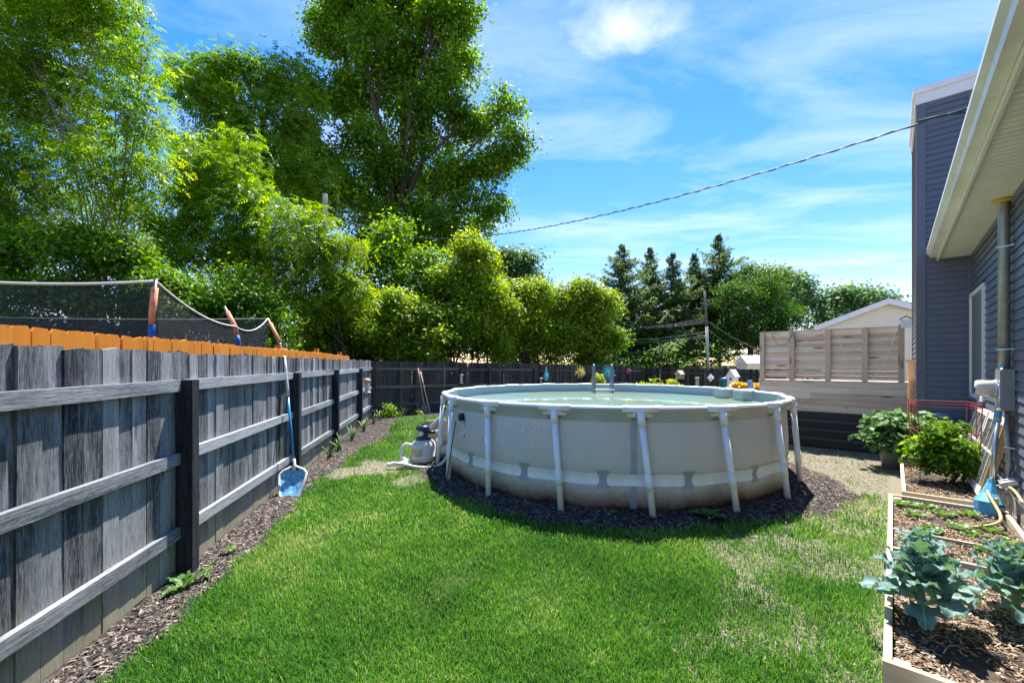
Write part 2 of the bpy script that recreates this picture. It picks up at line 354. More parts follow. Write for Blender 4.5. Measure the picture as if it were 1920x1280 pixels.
def in_view(x, y, margin=80):
    px = 960+F*x/y; return (px > -margin) & (px < 1920+margin) & (HY+F*CAM_Z/y < 1280+120)

# ------------------------------------------------------------------ lawn: every blade a bent strip
def blades(n_try, y0, y1, wid, hgt, seed, keep='lawn', boost=1.0):
    r = np.random.default_rng(seed)
    y = (r.random(n_try)*(y1**.5-y0**.5)+y0**.5)**2
    x = (r.random(n_try)*2.7-1.3)*y
    ok = in_view(x, y) & (x > -6) & (x < 7.5)
    x, y = x[ok], y[ok]; ml, la, ba = masks(x, y)
    tuft = fbm(x, y, 3.2, 61)
    d = la*(.55+.9*tuft) if keep == 'lawn' else np.where(la < .5, (1-ml)*np.clip(fbm(x, y, 2.6, 71)*3-1.45, 0, 1)*(bed_v(x, y) > .02)*(fence_d(x, y) > .1)*(back_d(x, y) > .3), 0)
    ok = r.random(len(x)) < d*boost; x, y, tuft = x[ok], y[ok], tuft[ok]
    n = len(x); z = gz(x, y)
    h = hgt*(.55+.75*r.random(n))*(.7+.65*tuft); a = r.random(n)*2*np.pi; lean = (.15+.75*r.random(n)**1.5)*h
    dxx, dyy = np.cos(a), np.sin(a); b2 = a+np.pi/2+(r.random(n)-.5); wx, wy = np.cos(b2), np.sin(b2)
    wd = wid*(.7+.6*r.random(n))/2
    V = np.zeros((n, 5, 3))
    for k, (s, ff, hh) in enumerate(((-1, 0, 0), (1, 0, 0), (1, .35, .6), (-1, .35, .6), (0, 1.0, 1.0))):
        ww = wd*(1 if k < 2 else .85)
        V[:, k, 0] = x+wx*ww*s+dxx*lean*ff; V[:, k, 1] = y+wy*ww*s+dyy*lean*ff; V[:, k, 2] = z-.004+h*hh*(1-.15*ff*lean/h)
    big = fbm(x, y, .55, 81); mid_ = fbm(x, y, 1.9, 85); tint = np.clip(.16+.6*r.random(n)**1.3+(big-.5)*.6+(mid_-.5)*.8+(r.random(n) > .965)*.5, 0, 1)
    base = np.arange(n)[:, None]*5
    return V.reshape(-1, 3), base+np.array([[0, 1, 2, 3]]), base+np.array([[3, 2, 4]]), np.repeat(tint, 5)
parts = [blades(225000, 1.75, 4.2, .0058, .050, 1), blades(200000, 4.2, 8.5, .010, .052, 2), blades(70000, 8.5, 16, .02, .07, 3),
         blades(60000, 1.8, 9, .008, .05, 4, 'patch')]
Vs, Qs, Ts, As = [], [], [], []; off = 0
for v, q_, t_, a_ in parts:
    Vs.append(v); Qs.append(q_+off); Ts.append(t_+off); As.append(a_); off += len(v)
M['grass'] = leafmat('grass_blades', [(0, (.044, .145, .024)), (.45, (.10, .285, .040)), (.8, (.21, .42, .065)), (1, (.48, .50, .21))], .42, .42, .4)
lawn_o = mk('lawn_grass', fast_mesh('lawn_grass', np.concatenate(Vs), np.concatenate(Qs), np.concatenate(Ts), M['grass'], {'tint': np.concatenate(As)}))
tag(lawn_o, 'thick bright green lawn grass growing between fence and raised beds', 'grass', kind='stuff')

# ------------------------------------------------------------------ loose chips: mulch and straw
def chips(name, label, cat, x, y, z, ln, wd, mat, seed, tilt=.35):
    r = np.random.default_rng(seed); n = len(x)
    a = r.random(n)*2*np.pi; l = ln*(.5+r.random(n)); w_ = wd*(.5+r.random(n)); th = w_*.35
    e = (r.random(n)-.5)*2*tilt
    d = np.stack([np.cos(a)*np.cos(e), np.sin(a)*np.cos(e), np.sin(e)], -1); s = np.stack([-np.sin(a), np.cos(a), (r.random(n)-.5)*.8], -1)
    up = np.stack([r.random(n)*.3, r.random(n)*.3, np.ones(n)], -1)
    c = np.stack([x, y, z+.006+np.abs(np.sin(e))*l*.35], -1)
    V = np.zeros((n, 5, 3)); L2 = (l/2)[:, None]; W2 = (w_/2)[:, None]
    V[:, 0] = c-d*L2-s*W2*.7; V[:, 1] = c-d*L2*.9+s*W2; V[:, 2] = c+d*L2+s*W2*.6; V[:, 3] = c+d*L2*.92-s*W2; V[:, 4] = c+up*th[:, None]
    b_ = np.arange(n)[:, None]*5
    T = (b_[:, :, None]+np.array([[[0, 3, 4], [3, 2, 4], [2, 1, 4], [1, 0, 4]]])).reshape(-1, 3)
    tint = np.repeat(np.clip(r.random(n), 0, 1), 5)
    return tag(mk(name, fast_mesh(name, V.reshape(-1, 3), None, T, mat, {'tint': tint})), label, cat, kind='stuff')
def scatter(n, x0, x1, y0, y1, fn, seed):
    r = np.random.default_rng(seed); x = x0+(x1-x0)*r.random(n); y = y0+(y1-y0)*r.random(n); ok = in_view(x, y, 30); x, y = x[ok], y[ok]
    ok = r.random(len(x)) < fn(x, y); return x[ok], y[ok]
M['mulch'] = leafmat('dark_mulch_chips', [(0, (.014, .011, .010)), (.5, (.06, .05, .046)), (.85, (.18, .155, .14)), (1, (.40, .31, .23))], 0.02, .85, .2)
M['strawm'] = leafmat('dry_straw', [(0, (.09, .07, .045)), (.4, (.22, .195, .135)), (1, (.46, .42, .32))], .1, .8, .2)
x1, y1 = scatter(120000, -4.6, -1.5, 1.8, 9, lambda x, y: masks(x, y)[0]*(fence_d(x, y) > .03)*(fence_d(x, y) < 1.3)*.8, 101)
x2, y2 = scatter(14000, -4.8, 1, 9, 16, lambda x, y: masks(x, y)[0]*(fence_d(x, y) > .03)*(back_d(x, y) > .05), 102)
chips('fence_mulch', 'dark shredded mulch strip along the foot of the weathered fence', 'mulch', np.r_[x1, x2], np.r_[y1, y2], gz(np.r_[x1, x2], np.r_[y1, y2])+.012, .05, .011, M['mulch'], 103)
x1, y1 = scatter(70000, -1.8, 5, 3.7, 8, lambda x, y: masks(x, y)[0]*(np.hypot(x-PC.x, y-PC.y) > 2.66)*(fence_d(x, y) > 1.5), 104)
chips('pool_mulch', 'dark shredded mulch ring around the foot of the pool', 'mulch', x1, y1, gz(x1, y1)+.012, .05, .010, M['mulch'], 105)
x1, y1 = scatter(160000, -3.2, 7, 1.9, 9.5, lambda x, y: np.clip((masks(x, y)[2]-.4)*3, 0, 1)*(1-masks(x, y)[0])*(bed_v(x, y) > .02)*(fence_d(x, y) > .2)*.5, 106)
chips('dry_straw', 'pale dry straw and dead grass strewn over the bare ground', 'straw', x1, y1, gz(x1, y1), .05, .0045, M['strawm'], 107, .25)

# ------------------------------------------------------------------ fences
def board_mesh(h, wdt, th, mat, seed, dog=0.0):
    r = random.Random(seed); a, b_ = r.uniform(-.012, .012), r.uniform(-.012, .012)
    poly = [(-wdt/2, 0), (wdt/2, 0), (wdt/2, h+b_-dog), (wdt/2-dog*.8, h+b_), (-wdt/2+dog*.8, h+a), (-wdt/2, h+a-dog)] if dog else [(-wdt/2, 0), (wdt/2, 0), (wdt/2, h+b_), (-wdt/2, h+a)]
    return MB().prism(poly, th).mesh('board', mat)
def fence(label, A, B, h, z0, z1, posts, rails, bm, rm, pm, seed, post_top=1.6, wdt=.137, gap=.004, cap=False):
    d = B-A; ln = d.length; rz = math.atan2(d.y, d.x)
    f = thing('wooden_fence', label, 'fence', (A.x, A.y, 0), rz); r = random.Random(seed)
    ms = [board_mesh(h, wdt, .019, bm, seed+k) for k in range(5)]
    zf = lambda x: z0+(z1-z0)*x/ln
    x = wdt/2+.01
    while x < ln-wdt/2:
        mk('board', r.choice(ms), f, (x, .012+r.uniform(-.003, .004), zf(x)+r.uniform(-.012, .012)), (r.uniform(-.006, .006), r.gauss(0, .006), r.choice((0, math.pi))+r.uniform(-.02, .02)))
        x += wdt+gap+(r.random() < .12)*r.uniform(.001, .005)
    for px in posts:
        MB().span(-.05, .05, -.125, -.003, -.05, post_top+r.uniform(-.01, .02)).build('post', pm, f, loc=(px, 0, zf(px)))
    ends = sorted(posts)
    segs = list(zip([-.2]+ends, ends+[ln]))
    for a, b_ in segs:
        if b_-a < .3: continue
        a2, b2 = (a+.052 if a in posts else a), (b_-.052 if b_ in posts else b_)
        b2 = min(b2, ln-.03)
        for rzv in rails:
            o_ = MB().box((0, 0, 0), (b2-a2, .042, .092)).build('rail', rm, f, loc=((a2+b2)/2, -.0215, zf((a2+b2)/2)+rzv+r.uniform(-.012, .012)))
            o_.rotation_euler = (0, -math.atan2(z1-z0, ln)+r.uniform(-.004, .004), 0)
    return f
def fx(Y): return (Y-FA.y)/FD.y
fence('weathered black and grey board fence along the left of the lawn', FA, FB, 1.80, .01, .02, [fx(1.1), fx(3.50), fx(6.22), fx(8.7), fx(11.5)], (1.54, .95, .345), M['fence'], M['rail'], M['post'], 8, 1.585)
fence('dark brown board fence behind the pool, running from the left corner', FB, GB, 1.80, .02, -.20, [.06, 3.35, 4.65, 6.95, 10.1, 13.4, 14.55], (1.54, .95, .345), M['fence_back'], M['rail_back'], M['fence_back'], 23, 1.60)
fence('blackened board fence at the far right corner behind the bird houses', GB, GC, 1.72, -.20, -.22, [.08, 2.5, 5.0], (1.50, .92, .34), M['fence_back'], M['fence_back'], M['fence_back'], 43, 1.60)
# new orange cedar fence of the neighbour
oA = Vector((-2.71-.178*1.6, 1.6)); oB = Vector((-2.71-.178*13.2, 13.2)); d = oB-oA
f = thing('picket_fence', 'bright orange stained dog-eared fence standing behind the weathered fence', 'fence', (oA.x, oA.y, 0), math.atan2(d.y, d.x)); r = random.Random(9)
ms = [board_mesh(1.96, .135, .018, M['cedar'], 60+k, .028) for k in range(4)]
x = .07; k = 0; dz = 0
while x < d.length:
    if k % 17 == 0: dz = r.uniform(-.02, .03); x += r.choice((0, .012))
    mk('picket', r.choice(ms), f, (x, -.01+r.uniform(-.004, .004), dz+r.uniform(-.008, .008)), (0, r.gauss(0, .004), r.choice((0, math.pi))))
    x += .138+(r.random() < .15)*.006; k += 1
for k in range(5):
    MB().span(-.045, .045, .04, .13, 0, (1.93 if k < 2 else 2.06+.02*(k % 2))).build('post', M['cedar'], f, loc=(1.2+2.44*k, 0, 0))
for zz_ in (.3, 1.0, 1.75):
    MB().span(0, d.length, .002, .038, zz_, zz_+.09).build('rail', M['cedar'], f)
# ------------------------------------------------------------------ pool
def pa(i): return R(186.2+20*i)
def pp(r, a, z): return Vector((r*math.cos(a), r*math.sin(a), z))
pool = thing('round_pool', 'round grey above-ground frame pool with white tube legs on dark mulch', 'pool', (PC.x, PC.y, 0))
lm, t, b, o = newmat('grey_pool_liner')
tc = N(t, 'ShaderNodeTexCoord'); sp = N(t, 'ShaderNodeSeparateXYZ'); L(t, tc.outputs['Object'], sp.inputs[0])
n1 = N(t, 'ShaderNodeTexNoise', Scale=2.2, Detail=6, Roughness=.6); L(t, tc.outputs['Object'], n1.inputs['Vector'])
n2 = N(t, 'ShaderNodeTexNoise', Scale=26, Detail=4); L(t, tc.outputs['Object'], n2.inputs['Vector'])
c1 = N(t, 'ShaderNodeValToRGB'); e = c1.color_ramp.elements; e[0].position = .3; e[1].position = .72; e[0].color = (.60, .585, .56, 1); e[1].color = (.69, .63, .575, 1)
L(t, n1.outputs['Fac'], c1.inputs[0])
# rust-brown splash stains creeping up from the mulch
ma = N(t, 'ShaderNodeMath', operation='MULTIPLY_ADD'); ma.inputs[1].default_value = -.34; L(t, n1.outputs['Fac'], ma.inputs[0]); L(t, sp.outputs['Z'], ma.inputs[2])
m5 = N(t, 'ShaderNodeMath', operation='MULTIPLY_ADD'); m5.inputs[1].default_value = -.09; L(t, n2.outputs['Fac'], m5.inputs[0]); L(t, ma.outputs[0], m5.inputs[2])
sr = N(t, 'ShaderNodeMapRange'); sr.inputs['From Min'].default_value = -.12; sr.inputs['From Max'].default_value = .21; sr.inputs['To Min'].default_value = 1; sr.inputs['To Max'].default_value = 0
L(t, m5.outputs[0], sr.inputs['Value'])
c2 = N(t, 'ShaderNodeValToRGB'); e = c2.color_ramp.elements; e[0].position = 0; e[0].color = (.58, .52, .44, 1); e[1].position = 1; e[1].color = (.10, .045, .015, 1); q = e.new(.45); q.color = (.37, .26, .15, 1)
L(t, sr.outputs[0], c2.inputs[0])
mxx = N(t, 'ShaderNodeMix', data_type='RGBA'); L(t, sr.outputs[0], mxx.inputs[0]); L(t, c1.outputs[0], mxx.inputs[6]); L(t, c2.outputs[0], mxx.inputs[7])
L(t, mxx.outputs[2], b.inputs['Base Color']); b.inputs['Roughness'].default_value = .42
br = N(t, 'ShaderNodeTexBrick', Scale=90); L(t, tc.outputs['Object'], br.inputs['Vector'])
wv = N(t, 'ShaderNodeTexNoise', Scale=2.4, Detail=4, Distortion=.8); wm_ = N(t, 'ShaderNodeMapping'); wm_.inputs['Scale'].default_value = (2.6, 2.6, .55); L(t, tc.outputs['Object'], wm_.inputs[0]); L(t, wm_.outputs[0], wv.inputs['Vector'])
bu = N(t, 'ShaderNodeBump', Strength=.32, Distance=.06); L(t, wv.outputs['Fac'], bu.inputs['Height']); L(t, bu.outputs[0], b.inputs['Normal'])
M['liner'] = lm
M['liner_band'] = plain('grey_green_liner', (.44, .44, .40), .45, .1, 5)
M['strap'] = plain('white_strap', (.90, .90, .87), .5, .06, 7)
M['buckle'] = plain('grey_patch', (.36, .40, .44), .5, .1, 7)
M['print'] = plain('white_print', (.92, .92, .92), .5, .04, 7)
def wall_r(a, z):
    s = math.cos(9*(a-R(186.2)))**2                      # 1 at the legs, 0 between them
    k = [(.06, 2.66), (.12, 2.69), (.24, 2.715), (.34, 2.715), (.43, 2.69), (.52, 2.715), (.75, 2.715), (1.0, 2.70), (1.13, 2.69), (1.2, 2.70)]
    for (z0, r0), (z1, r1) in zip(k, k[1:]):
        if z <= z1: break
    f_ = min(1, max(0, (z-z0)/(z1-z0))); base = r0+(r1-r0)*f_
    return base-.028*s*(.4+.6*min(1, max(0, (1.1-z))))+.006*math.sin(a*23+z*5)
NA = 216; zsl = [.06, .12, .18, .24, .3, .34, .385, .43, .475, .52, .6, .7, .8, .9, 1.0, 1.08]
V = [pp(wall_r(2*math.pi*j/NA, z), 2*math.pi*j/NA, z) for z in zsl for j in range(NA)]
Fc = [(i*NA+j, i*NA+(j+1) % NA, (i+1)*NA+(j+1) % NA, (i+1)*NA+j) for i in range(len(zsl)-1) for j in range(NA)]
wall = MB().add(V, Fc).build('liner_wall', lm, pool, True)
# grey-green top band of the liner, darker than the wall: runs straight from joint to joint
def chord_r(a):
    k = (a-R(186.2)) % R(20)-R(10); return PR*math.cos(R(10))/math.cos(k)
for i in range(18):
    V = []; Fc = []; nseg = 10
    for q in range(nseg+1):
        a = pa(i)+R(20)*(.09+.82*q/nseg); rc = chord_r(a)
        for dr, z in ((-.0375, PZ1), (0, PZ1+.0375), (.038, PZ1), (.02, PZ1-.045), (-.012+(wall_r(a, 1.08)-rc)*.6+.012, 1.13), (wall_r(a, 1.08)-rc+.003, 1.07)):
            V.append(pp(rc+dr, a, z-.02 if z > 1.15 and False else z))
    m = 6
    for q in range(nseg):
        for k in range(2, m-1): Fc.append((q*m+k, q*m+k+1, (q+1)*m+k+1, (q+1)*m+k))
    MB().add(V, Fc).build('liner_top_band', M['liner_band'], pool, True)
# inner liner, floor, water
im, t, b, o = newmat('blue_green_inner_liner')
tc = N(t, 'ShaderNodeTexCoord'); sp = N(t, 'ShaderNodeSeparateXYZ'); L(t, tc.outputs['Object'], sp.inputs[0])
b.inputs['Base Color'].default_value = (.34, .50, .50, 1); b.inputs['Roughness'].default_value = .4
at2 = N(t, 'ShaderNodeMath', operation='ARCTAN2'); L(t, sp.outputs['Y'], at2.inputs[0]); L(t, sp.outputs['X'], at2.inputs[1])
mu = N(t, 'ShaderNodeMath', operation='MULTIPLY'); mu.inputs[1].default_value = 2.7; L(t, at2.outputs[0], mu.inputs[0])
cb = N(t, 'ShaderNodeCombineXYZ'); L(t, mu.outputs[0], cb.inputs[0]); L(t, sp.outputs['Z'], cb.inputs[1])
bk = N(t, 'ShaderNodeTexBrick', Scale=1.0); bk.offset = 0; bk.inputs['Color1'].default_value = (.20, .38, .40, 1); bk.inputs['Color2'].default_value = (.24, .44, .45, 1); bk.inputs['Mortar'].default_value = (.5, .62, .6, 1)
bk.inputs['Brick Width'].default_value = .05; bk.inputs['Row Height'].default_value = .05; bk.inputs['Mortar Size'].default_value = .006; L(t, cb.outputs[0], bk.inputs['Vector'])
zr = N(t, 'ShaderNodeMapRange'); zr.inputs['From Min'].default_value = 1.075; zr.inputs['From Max'].default_value = 1.085; L(t, sp.outputs['Z'], zr.inputs['Value'])
mi = N(t, 'ShaderNodeMix', data_type='RGBA'); mi.inputs[7].default_value = (.27, .36, .38, 1); L(t, zr.outputs[0], mi.inputs[0]); L(t, bk.outputs['Color'], mi.inputs[6]); L(t, mi.outputs[2], b.inputs['Base Color'])
V = [pp(chord_r(2*math.pi*j/NA)-.055-(.03 if z < 1.1 else 0), 2*math.pi*j/NA, z) for z in (.12, .9, 1.04, 1.1, 1.18, 1.235) for j in range(NA)]
Fc = [(i*NA+(j+1) % NA, i*NA+j, (i+1)*NA+j, (i+1)*NA+(j+1) % NA) for i in range(5) for j in range(NA)]
MB().add(V, Fc+[tuple(range(NA))]).build('inner_liner', im, pool, True)
wm, t, b, o = newmat('murky_pool_water')
tc = N(t, 'ShaderNodeTexCoord'); wn = N(t, 'ShaderNodeTexNoise', Scale=.55, Detail=4, Roughness=.55, Distortion=.4); L(t, tc.outputs['Object'], wn.inputs['Vector'])
wr = N(t, 'ShaderNodeValToRGB'); e = wr.color_ramp.elements; e[0].position = .38; e[0].color = (.36, .55, .49, 1); e[1].position = .68; e[1].color = (.40, .46, .26, 1)
L(t, wn.outputs['Fac'], wr.inputs[0]); L(t, wr.outputs[0], b.inputs['Base Color']); b.inputs['Roughness'].default_value = .04; b.inputs['IOR'].default_value = 1.33
rp = N(t, 'ShaderNodeTexNoise', Scale=7, Detail=3); L(t, tc.outputs['Object'], rp.inputs['Vector']); bu = N(t, 'ShaderNodeBump', Strength=.05, Distance=.02); L(t, rp.outputs['Fac'], bu.inputs['Height']); L(t, bu.outputs[0], b.inputs['Normal'])
tr = N(t, 'ShaderNodeBsdfTransparent'); tr.inputs[0].default_value = (.75, .95, .9, 1); ms_ = N(t, 'ShaderNodeMixShader'); ms_.inputs[0].default_value = .3
L(t, b.outputs[0], ms_.inputs[1]); L(t, tr.outputs[0], ms_.inputs[2]); L(t, ms_.outputs[0], o.inputs[0])
MB().add([pp(chord_r(2*math.pi*j/NA)-.08, 2*math.pi*j/NA, 1.075) for j in range(NA)], [tuple(range(NA))]).build('water', wm, pool)
# rails, joints, legs
def along(i, f_, r=PR, z=PZ1):
    A_, B_ = pp(r, pa(i), z), pp(r, pa(i+1), z); return A_.lerp(B_, f_)
for i in range(18):
    MB().tube([along(i, .03), along(i, .97)], .034, 10).build('top_rail', M['white_pvc'], pool, True)
    a = pa(i); J = pp(PR, a, PZ1); tw = R(2.4)
    tj = MB()
    tj.tube([along(i-1, .80), along(i-1, .97), J, along(i, .03), along(i, .20)], .043, 10)
    foot = pp(PR+.10, a+tw, PZ0-.06); topl = pp(PR+.005, a, PZ1-.03)
    dirl = (foot-topl).normalized()
    tj.tube([topl, topl+dirl*.15], .044, 10)
    jo = tj.build('corner_joint', M['white_pvc'], pool, True)
                                                  # flange under the joint
    for s in (-1, 1):
        A_ = along(i-1, .82) if s < 0 else along(i, .18); B_ = J+(along(i, .03)-J)*.9*s if s > 0 else along(i-1, .97)
        B_ = along(i, .05) if s > 0 else along(i-1, .95)
        o_ = Vector((math.cos(a), math.sin(a), 0))*.012; dn = Vector((0, 0, -.085))
        P = [A_+Vector((0, 0, -.03)), B_+Vector((0, 0, -.03)), B_+dn, A_.lerp(B_, .35)+dn]
        MB().add([p+o_ for p in P]+[p-o_ for p in P], [(0, 1, 2, 3), (7, 6, 5, 4), (0, 4, 5, 1), (1, 5, 6, 2), (2, 6, 7, 3), (3, 7, 4, 0)]).build('flange', M['cream'], jo)
    lg = MB().tube([topl+dirl*.13, foot], .036, 10).build('leg', M['white_pvc'], pool, True)
    kz = .43; k = (topl.z-kz)/(topl.z-foot.z); c_ = topl.lerp(foot, k)
    MB().tube([c_-dirl*.085, c_+dirl*.085], .042, 10).build('strap_loop', M['strap'], lg, True)
# white straps between the legs, bow-shaped grey patches between the straps
def wallpatch(a0, a1, z0f, z1f, off, na, nzv=4):
    V = []; Fc = []
    for q in range(na+1):
        a = a0+(a1-a0)*q/na; zl, zh = z0f(q/na), z1f(q/na)
        for k in range(nzv+1):
            z = zl+(zh-zl)*k/nzv; V.append(pp(wall_r(a, z)+off, a, z))
    m = nzv+1
    for q in range(na):
        for k in range(nzv): Fc.append((q*m+k, (q+1)*m+k, (q+1)*m+k+1, q*m+k+1))
    return MB().add(V, Fc)
for i in range(18):
    a = pa(i)+R(1.6)
    def zl(f_): e_ = min(f_, 1-f_); return .365+.03*max(0, 1-e_/.03)**2
    def zh(f_): e_ = min(f_, 1-f_); return .498-.03*max(0, 1-e_/.03)**2
    wallpatch(a-R(9.1), a+R(9.1), zl, zh, .012, 40).build('strap', M['strap'], pool, True)
    am_ = a+R(10)
    def bl(f_): return .33
    def bh(f_): return .532
    wallpatch(am_-R(1.5), am_+R(1.5), bl, bh, .005, 6).build('patch', M['buckle'], pool, True)
a = pa(4)-R(1.3); wallpatch(a-R(.75), a+R(.75), lambda f_: .10, lambda f_: 1.07, .004, 4, 24).build('seam_strip', M['buckle'], pool, True)
# printed safety pictograms and lines of small print on the wall between two legs
def wp(a, z, off=.006): return pp(wall_r(a, z)+off, a, z)
def ring_print(a, z, rz_, n=22, th=.004):
    return [wp(a+rz_/2.7*math.cos(2*math.pi*k/n), z+rz_*math.sin(2*math.pi*k/n)) for k in range(n+1)]
def stroke(a, z, pts, th=.004):
    return [wp(a+x_/2.7, z+y_) for x_, y_ in pts]
aC = pa(2); spx = lambda f_: aC+R(20)*f_
def picto(name, rings, strokes, bs=.0035):
    for a_, z_, rr in rings: MB().tube(ring_print(a_, z_, rr), .0045 if rr > .04 else .003, 5, False).build(name, M['print'], pool)
    for a_, z_, pts, th in strokes: MB().tube(stroke(a_, z_, pts), th, 5).build(name+'_stroke', M['print'], pool)
A0, A1, A2, A3 = spx(.22), spx(.55), spx(.74), spx(.645)
picto('no_diving_print', [(A0, .93, .062)], [(A0, .93, [(-.025, -.035), (-.025, .035), (.03, -.035), (.03, .035)], .0045)])
picto('supervision_print', [(A1, .955, .052)], [(A1, .955, [(.018, .034), (.01, .02), (0, -.005), (.02, -.03)], .008), (A1, .955, [(-.03, .01), (-.02, .02), (-.012, .012)], .004)])
picto('no_jumping_print', [(A2, .955, .058)], [(A2, .955, [(-.02, -.035), (0, -.005), (0, .034)], .006), (A2, .955, [(-.04, .04), (.04, -.04)], .0035)])
picto('no_running_print', [(A3, .80, .062)], [(A3, .80, [(-.04, .04), (.04, -.04)], .0035)])
for k in range(6):
    th_ = math.pi*(1.0+k/5); picto('small_circle_print', [(A3+.098/2.7*math.cos(th_), .795+.09*math.sin(th_), .026)], [])
for k in range(6): picto('text_line', [], [(spx(.12), .845-.021*k, [(0, 0), ((.15 if k < 2 else .24)*(.85+.15*((k*7) % 3)/2), 0)], .0025)])
for k in range(5): picto('text_line', [], [(spx(.83), .985-.02*k, [(0, 0), (.09, 0)], .0022), (spx(.81), .765-.02*k, [(0, 0), (.10, 0)], .0022)])
# return inlet with black fitting on the wall
inl = pp(2.70, pa(1)+R(6.5), .98)
MB().tube([inl, inl*1.0+Vector((math.cos(pa(1)), math.sin(pa(1)), 0))*.06], .055, 14).build('inlet_fitting', M['black'], pool, True)
MB().tube([inl+Vector((.03, -.05, -.02)), inl+Vector((.05, -.07, -.2)), inl+Vector((.02, -.06, -.28))], .014, 6).build('inlet_clip', M['wirecol'], pool, True)

# ladder standing in the pool
lx = at(1133, 700, 9.7); lad = thing('pool_ladder', 'grey tube pool ladder with white steps standing in the water', 'ladder', (lx.x, 9.7, 1.075))
M['ladder_rail'] = plain('blue_grey_rail', (.13, .17, .23), .35, .15, 8, metal=.2)
for s in (-1, 1):
    xx = s*.205
    MB().tube([(xx, .02, -.95), (xx, 0, -.3), (xx-.01, -.0, .2), (xx-.015, .02, .52), (xx-.015, .05, .60), (xx-.015, .11, .63), (xx-.015, .16, .60), (xx-.015, .18, .3), (xx-.02, .2, .1)], .022, 10).build('side_rail', M['ladder_rail'], lad, True)
for z in (-.52, -.24, .03+.03): MB().box((0, .0, z), (.44, .09, .04)).build('step', M['white_pvc'], lad)
MB().lathe([(.001, .03), (.06, .028), (.10, .012), (.11, -.012), (.10, -.03)], (.005, -3.6, .02), 16).build('float', M['white_pvc'], lad, True)
# grey boxes hooked over the rim
for k, (px, py, wv) in enumerate(((1345, 737, .24), (1366, 741, .30))):
    p = at(px-6, py, [8.05, 7.55][k]); a = math.atan2(p.y-PC.y, p.x-PC.x); rr = 2.745*.985
    c = thing('skimmer_box', ['small grey skimmer box hooked on the pool rim, the one farther from the deck', 'larger grey skimmer box hooked on the pool rim, the one nearer the deck'][k], 'skimmer box', (PC.x+math.cos(a)*(rr-.12), PC.y+math.sin(a)*(rr-.12), 1.0), a+math.pi/2, 'grey boxes on the pool rim')
    MB().span(-wv/2, wv/2, .0, .03, .0, .24).span(-wv/2, wv/2, -.0, .17, .0, .03).span(-wv/2, -wv/2+.02, .03, .17, .03, .24).span(wv/2-.02, wv/2, .03, .17, .03, .24).span(-wv/2+.02, wv/2-.02, .14, .17, .03, .24).build('box', plain('grey_green_box', (.36, .42, .39), .5, .1, 6), c)
    MB().box((-.03, .1735, .14), (wv*.5, .006, .10)).build('sticker', M['buckle'], c)
    MB().tube([(0, .012, .24), (0, -.01, .275), (0, -.13, .275), (0, -.19, .15)], .012, 6).build('hook', M['white_pvc'], c, True)
# ------------------------------------------------------------------ house (local x along the wall away from the camera, local y out of the wall)
house = thing('house', 'slate blue lap-sided house with almond eave and tall chimney bump-out at right', 'house', (Q.x, Q.y, 0), HROT)
X0 = -13.0
def lap(x0, x1, z, h=.106):               # one lap of siding, leaning out at its lower edge; outer side +y
    return MB().add([(x0, 0, z), (x1, 0, z), (x1, .024, z), (x0, .024, z), (x0, 0, z+h+.012), (x1, 0, z+h+.012), (x1, .003, z+h+.012), (x0, .003, z+h+.012)],
                    [(0, 1, 2, 3), (4, 7, 6, 5), (3, 2, 6, 7), (0, 3, 7, 4), (1, 5, 6, 2), (0, 4, 5, 1)])
WB, WT = .38, 3.52
MB().span(X0, 0, -.25, -.004, 0, WT).build('wall_core', M['siding_trim'], house)
win = (-3.75+.0, -2.42)                   # placeholder, replaced below
WX0, WX1, WZ0, WZ1 = -1.42, -.12, 1.25, 2.80
k = 0; z = WB
while z < WT-.05:
    if z+.118 > WZ0-.05 and z < WZ1+.05:
        mk('siding_board', lap(X0, WX0-.06, z).mesh('siding_board', M['siding']), house)
    else:
        mk('siding_board', lap(X0, -.0, z).mesh('siding_board', M['siding']), house)
    z += .106
# window
wn_ = MB(); y0, y1 = .0, .045
wf = MB().span(WX0-.06, WX1+.03, y0, y1, WZ0-.06, WZ0+.0).span(WX0-.06, WX1+.03, y0, y1, WZ1, WZ1+.06).span(WX0-.06, WX0, y0, y1, WZ0, WZ1).span(WX1, WX1+.03, y0, y1, WZ0, WZ1).build('window', M['white'], house)
MB().span(WX0, WX1, .006, .018, WZ0, WZ1).build('screen', plain('window_screen', (.20, .19, .165), .6, .1, 60), wf)
MB().span(WX0-.10, WX1+.05, .0, .07, WZ0-.10, WZ0-.063).build('sill', M['siding_trim'], wf)
# chimney bump-out
CN, CD, CH = .65, 2.3, 6.55
MB().span(.004, CD, -.25, CN-.004, 0, CH-.12).build('chimney_core', M['siding_trim'], house)
cf = bpy.data.objects.new('chimney_face', None)
rotF = Matrix.Rotation(R(90), 4, 'Z')     # lap builder +y -> -x (towards the camera)
z = .30; kk = 0
while z < CH-.30:
    mb = lap(0, CN-.09, z, .103); mb.v = [(-y_, x_, z_) for x_, y_, z_ in mb.v]
    o_ = mk('chimney_siding_board', mb.mesh('chimney_siding_board', M['siding']), house)
    o2 = mk('chimney_siding_board', lap(.09, CD-.09, z, .103).mesh('chimney_siding_board', M['siding']), house, (0, CN, 0))
    z += .103
MB().span(-.03, .09, CN-.09, CN+.03, 0, CH-.28).build('corner_trim', M['siding_trim'], house)
MB().span(CD-.09, CD+.03, CN-.09, CN+.03, 0, CH-.28).build('corner_trim', M['siding_trim'], house)
MB().span(-.028, -.004, .0, .05, 0, CH-.3).build('corner_trim', M['siding_trim'], house)
MB().span(-.045, CD+.045, -.3, CN+.045, CH-.28, CH-.10).build('chimney_cap', M['white'], house)
MB().span(-.075, CD+.075, -.3, CN+.075, CH-.10, CH).build('chimney_flashing', M['white'], house)
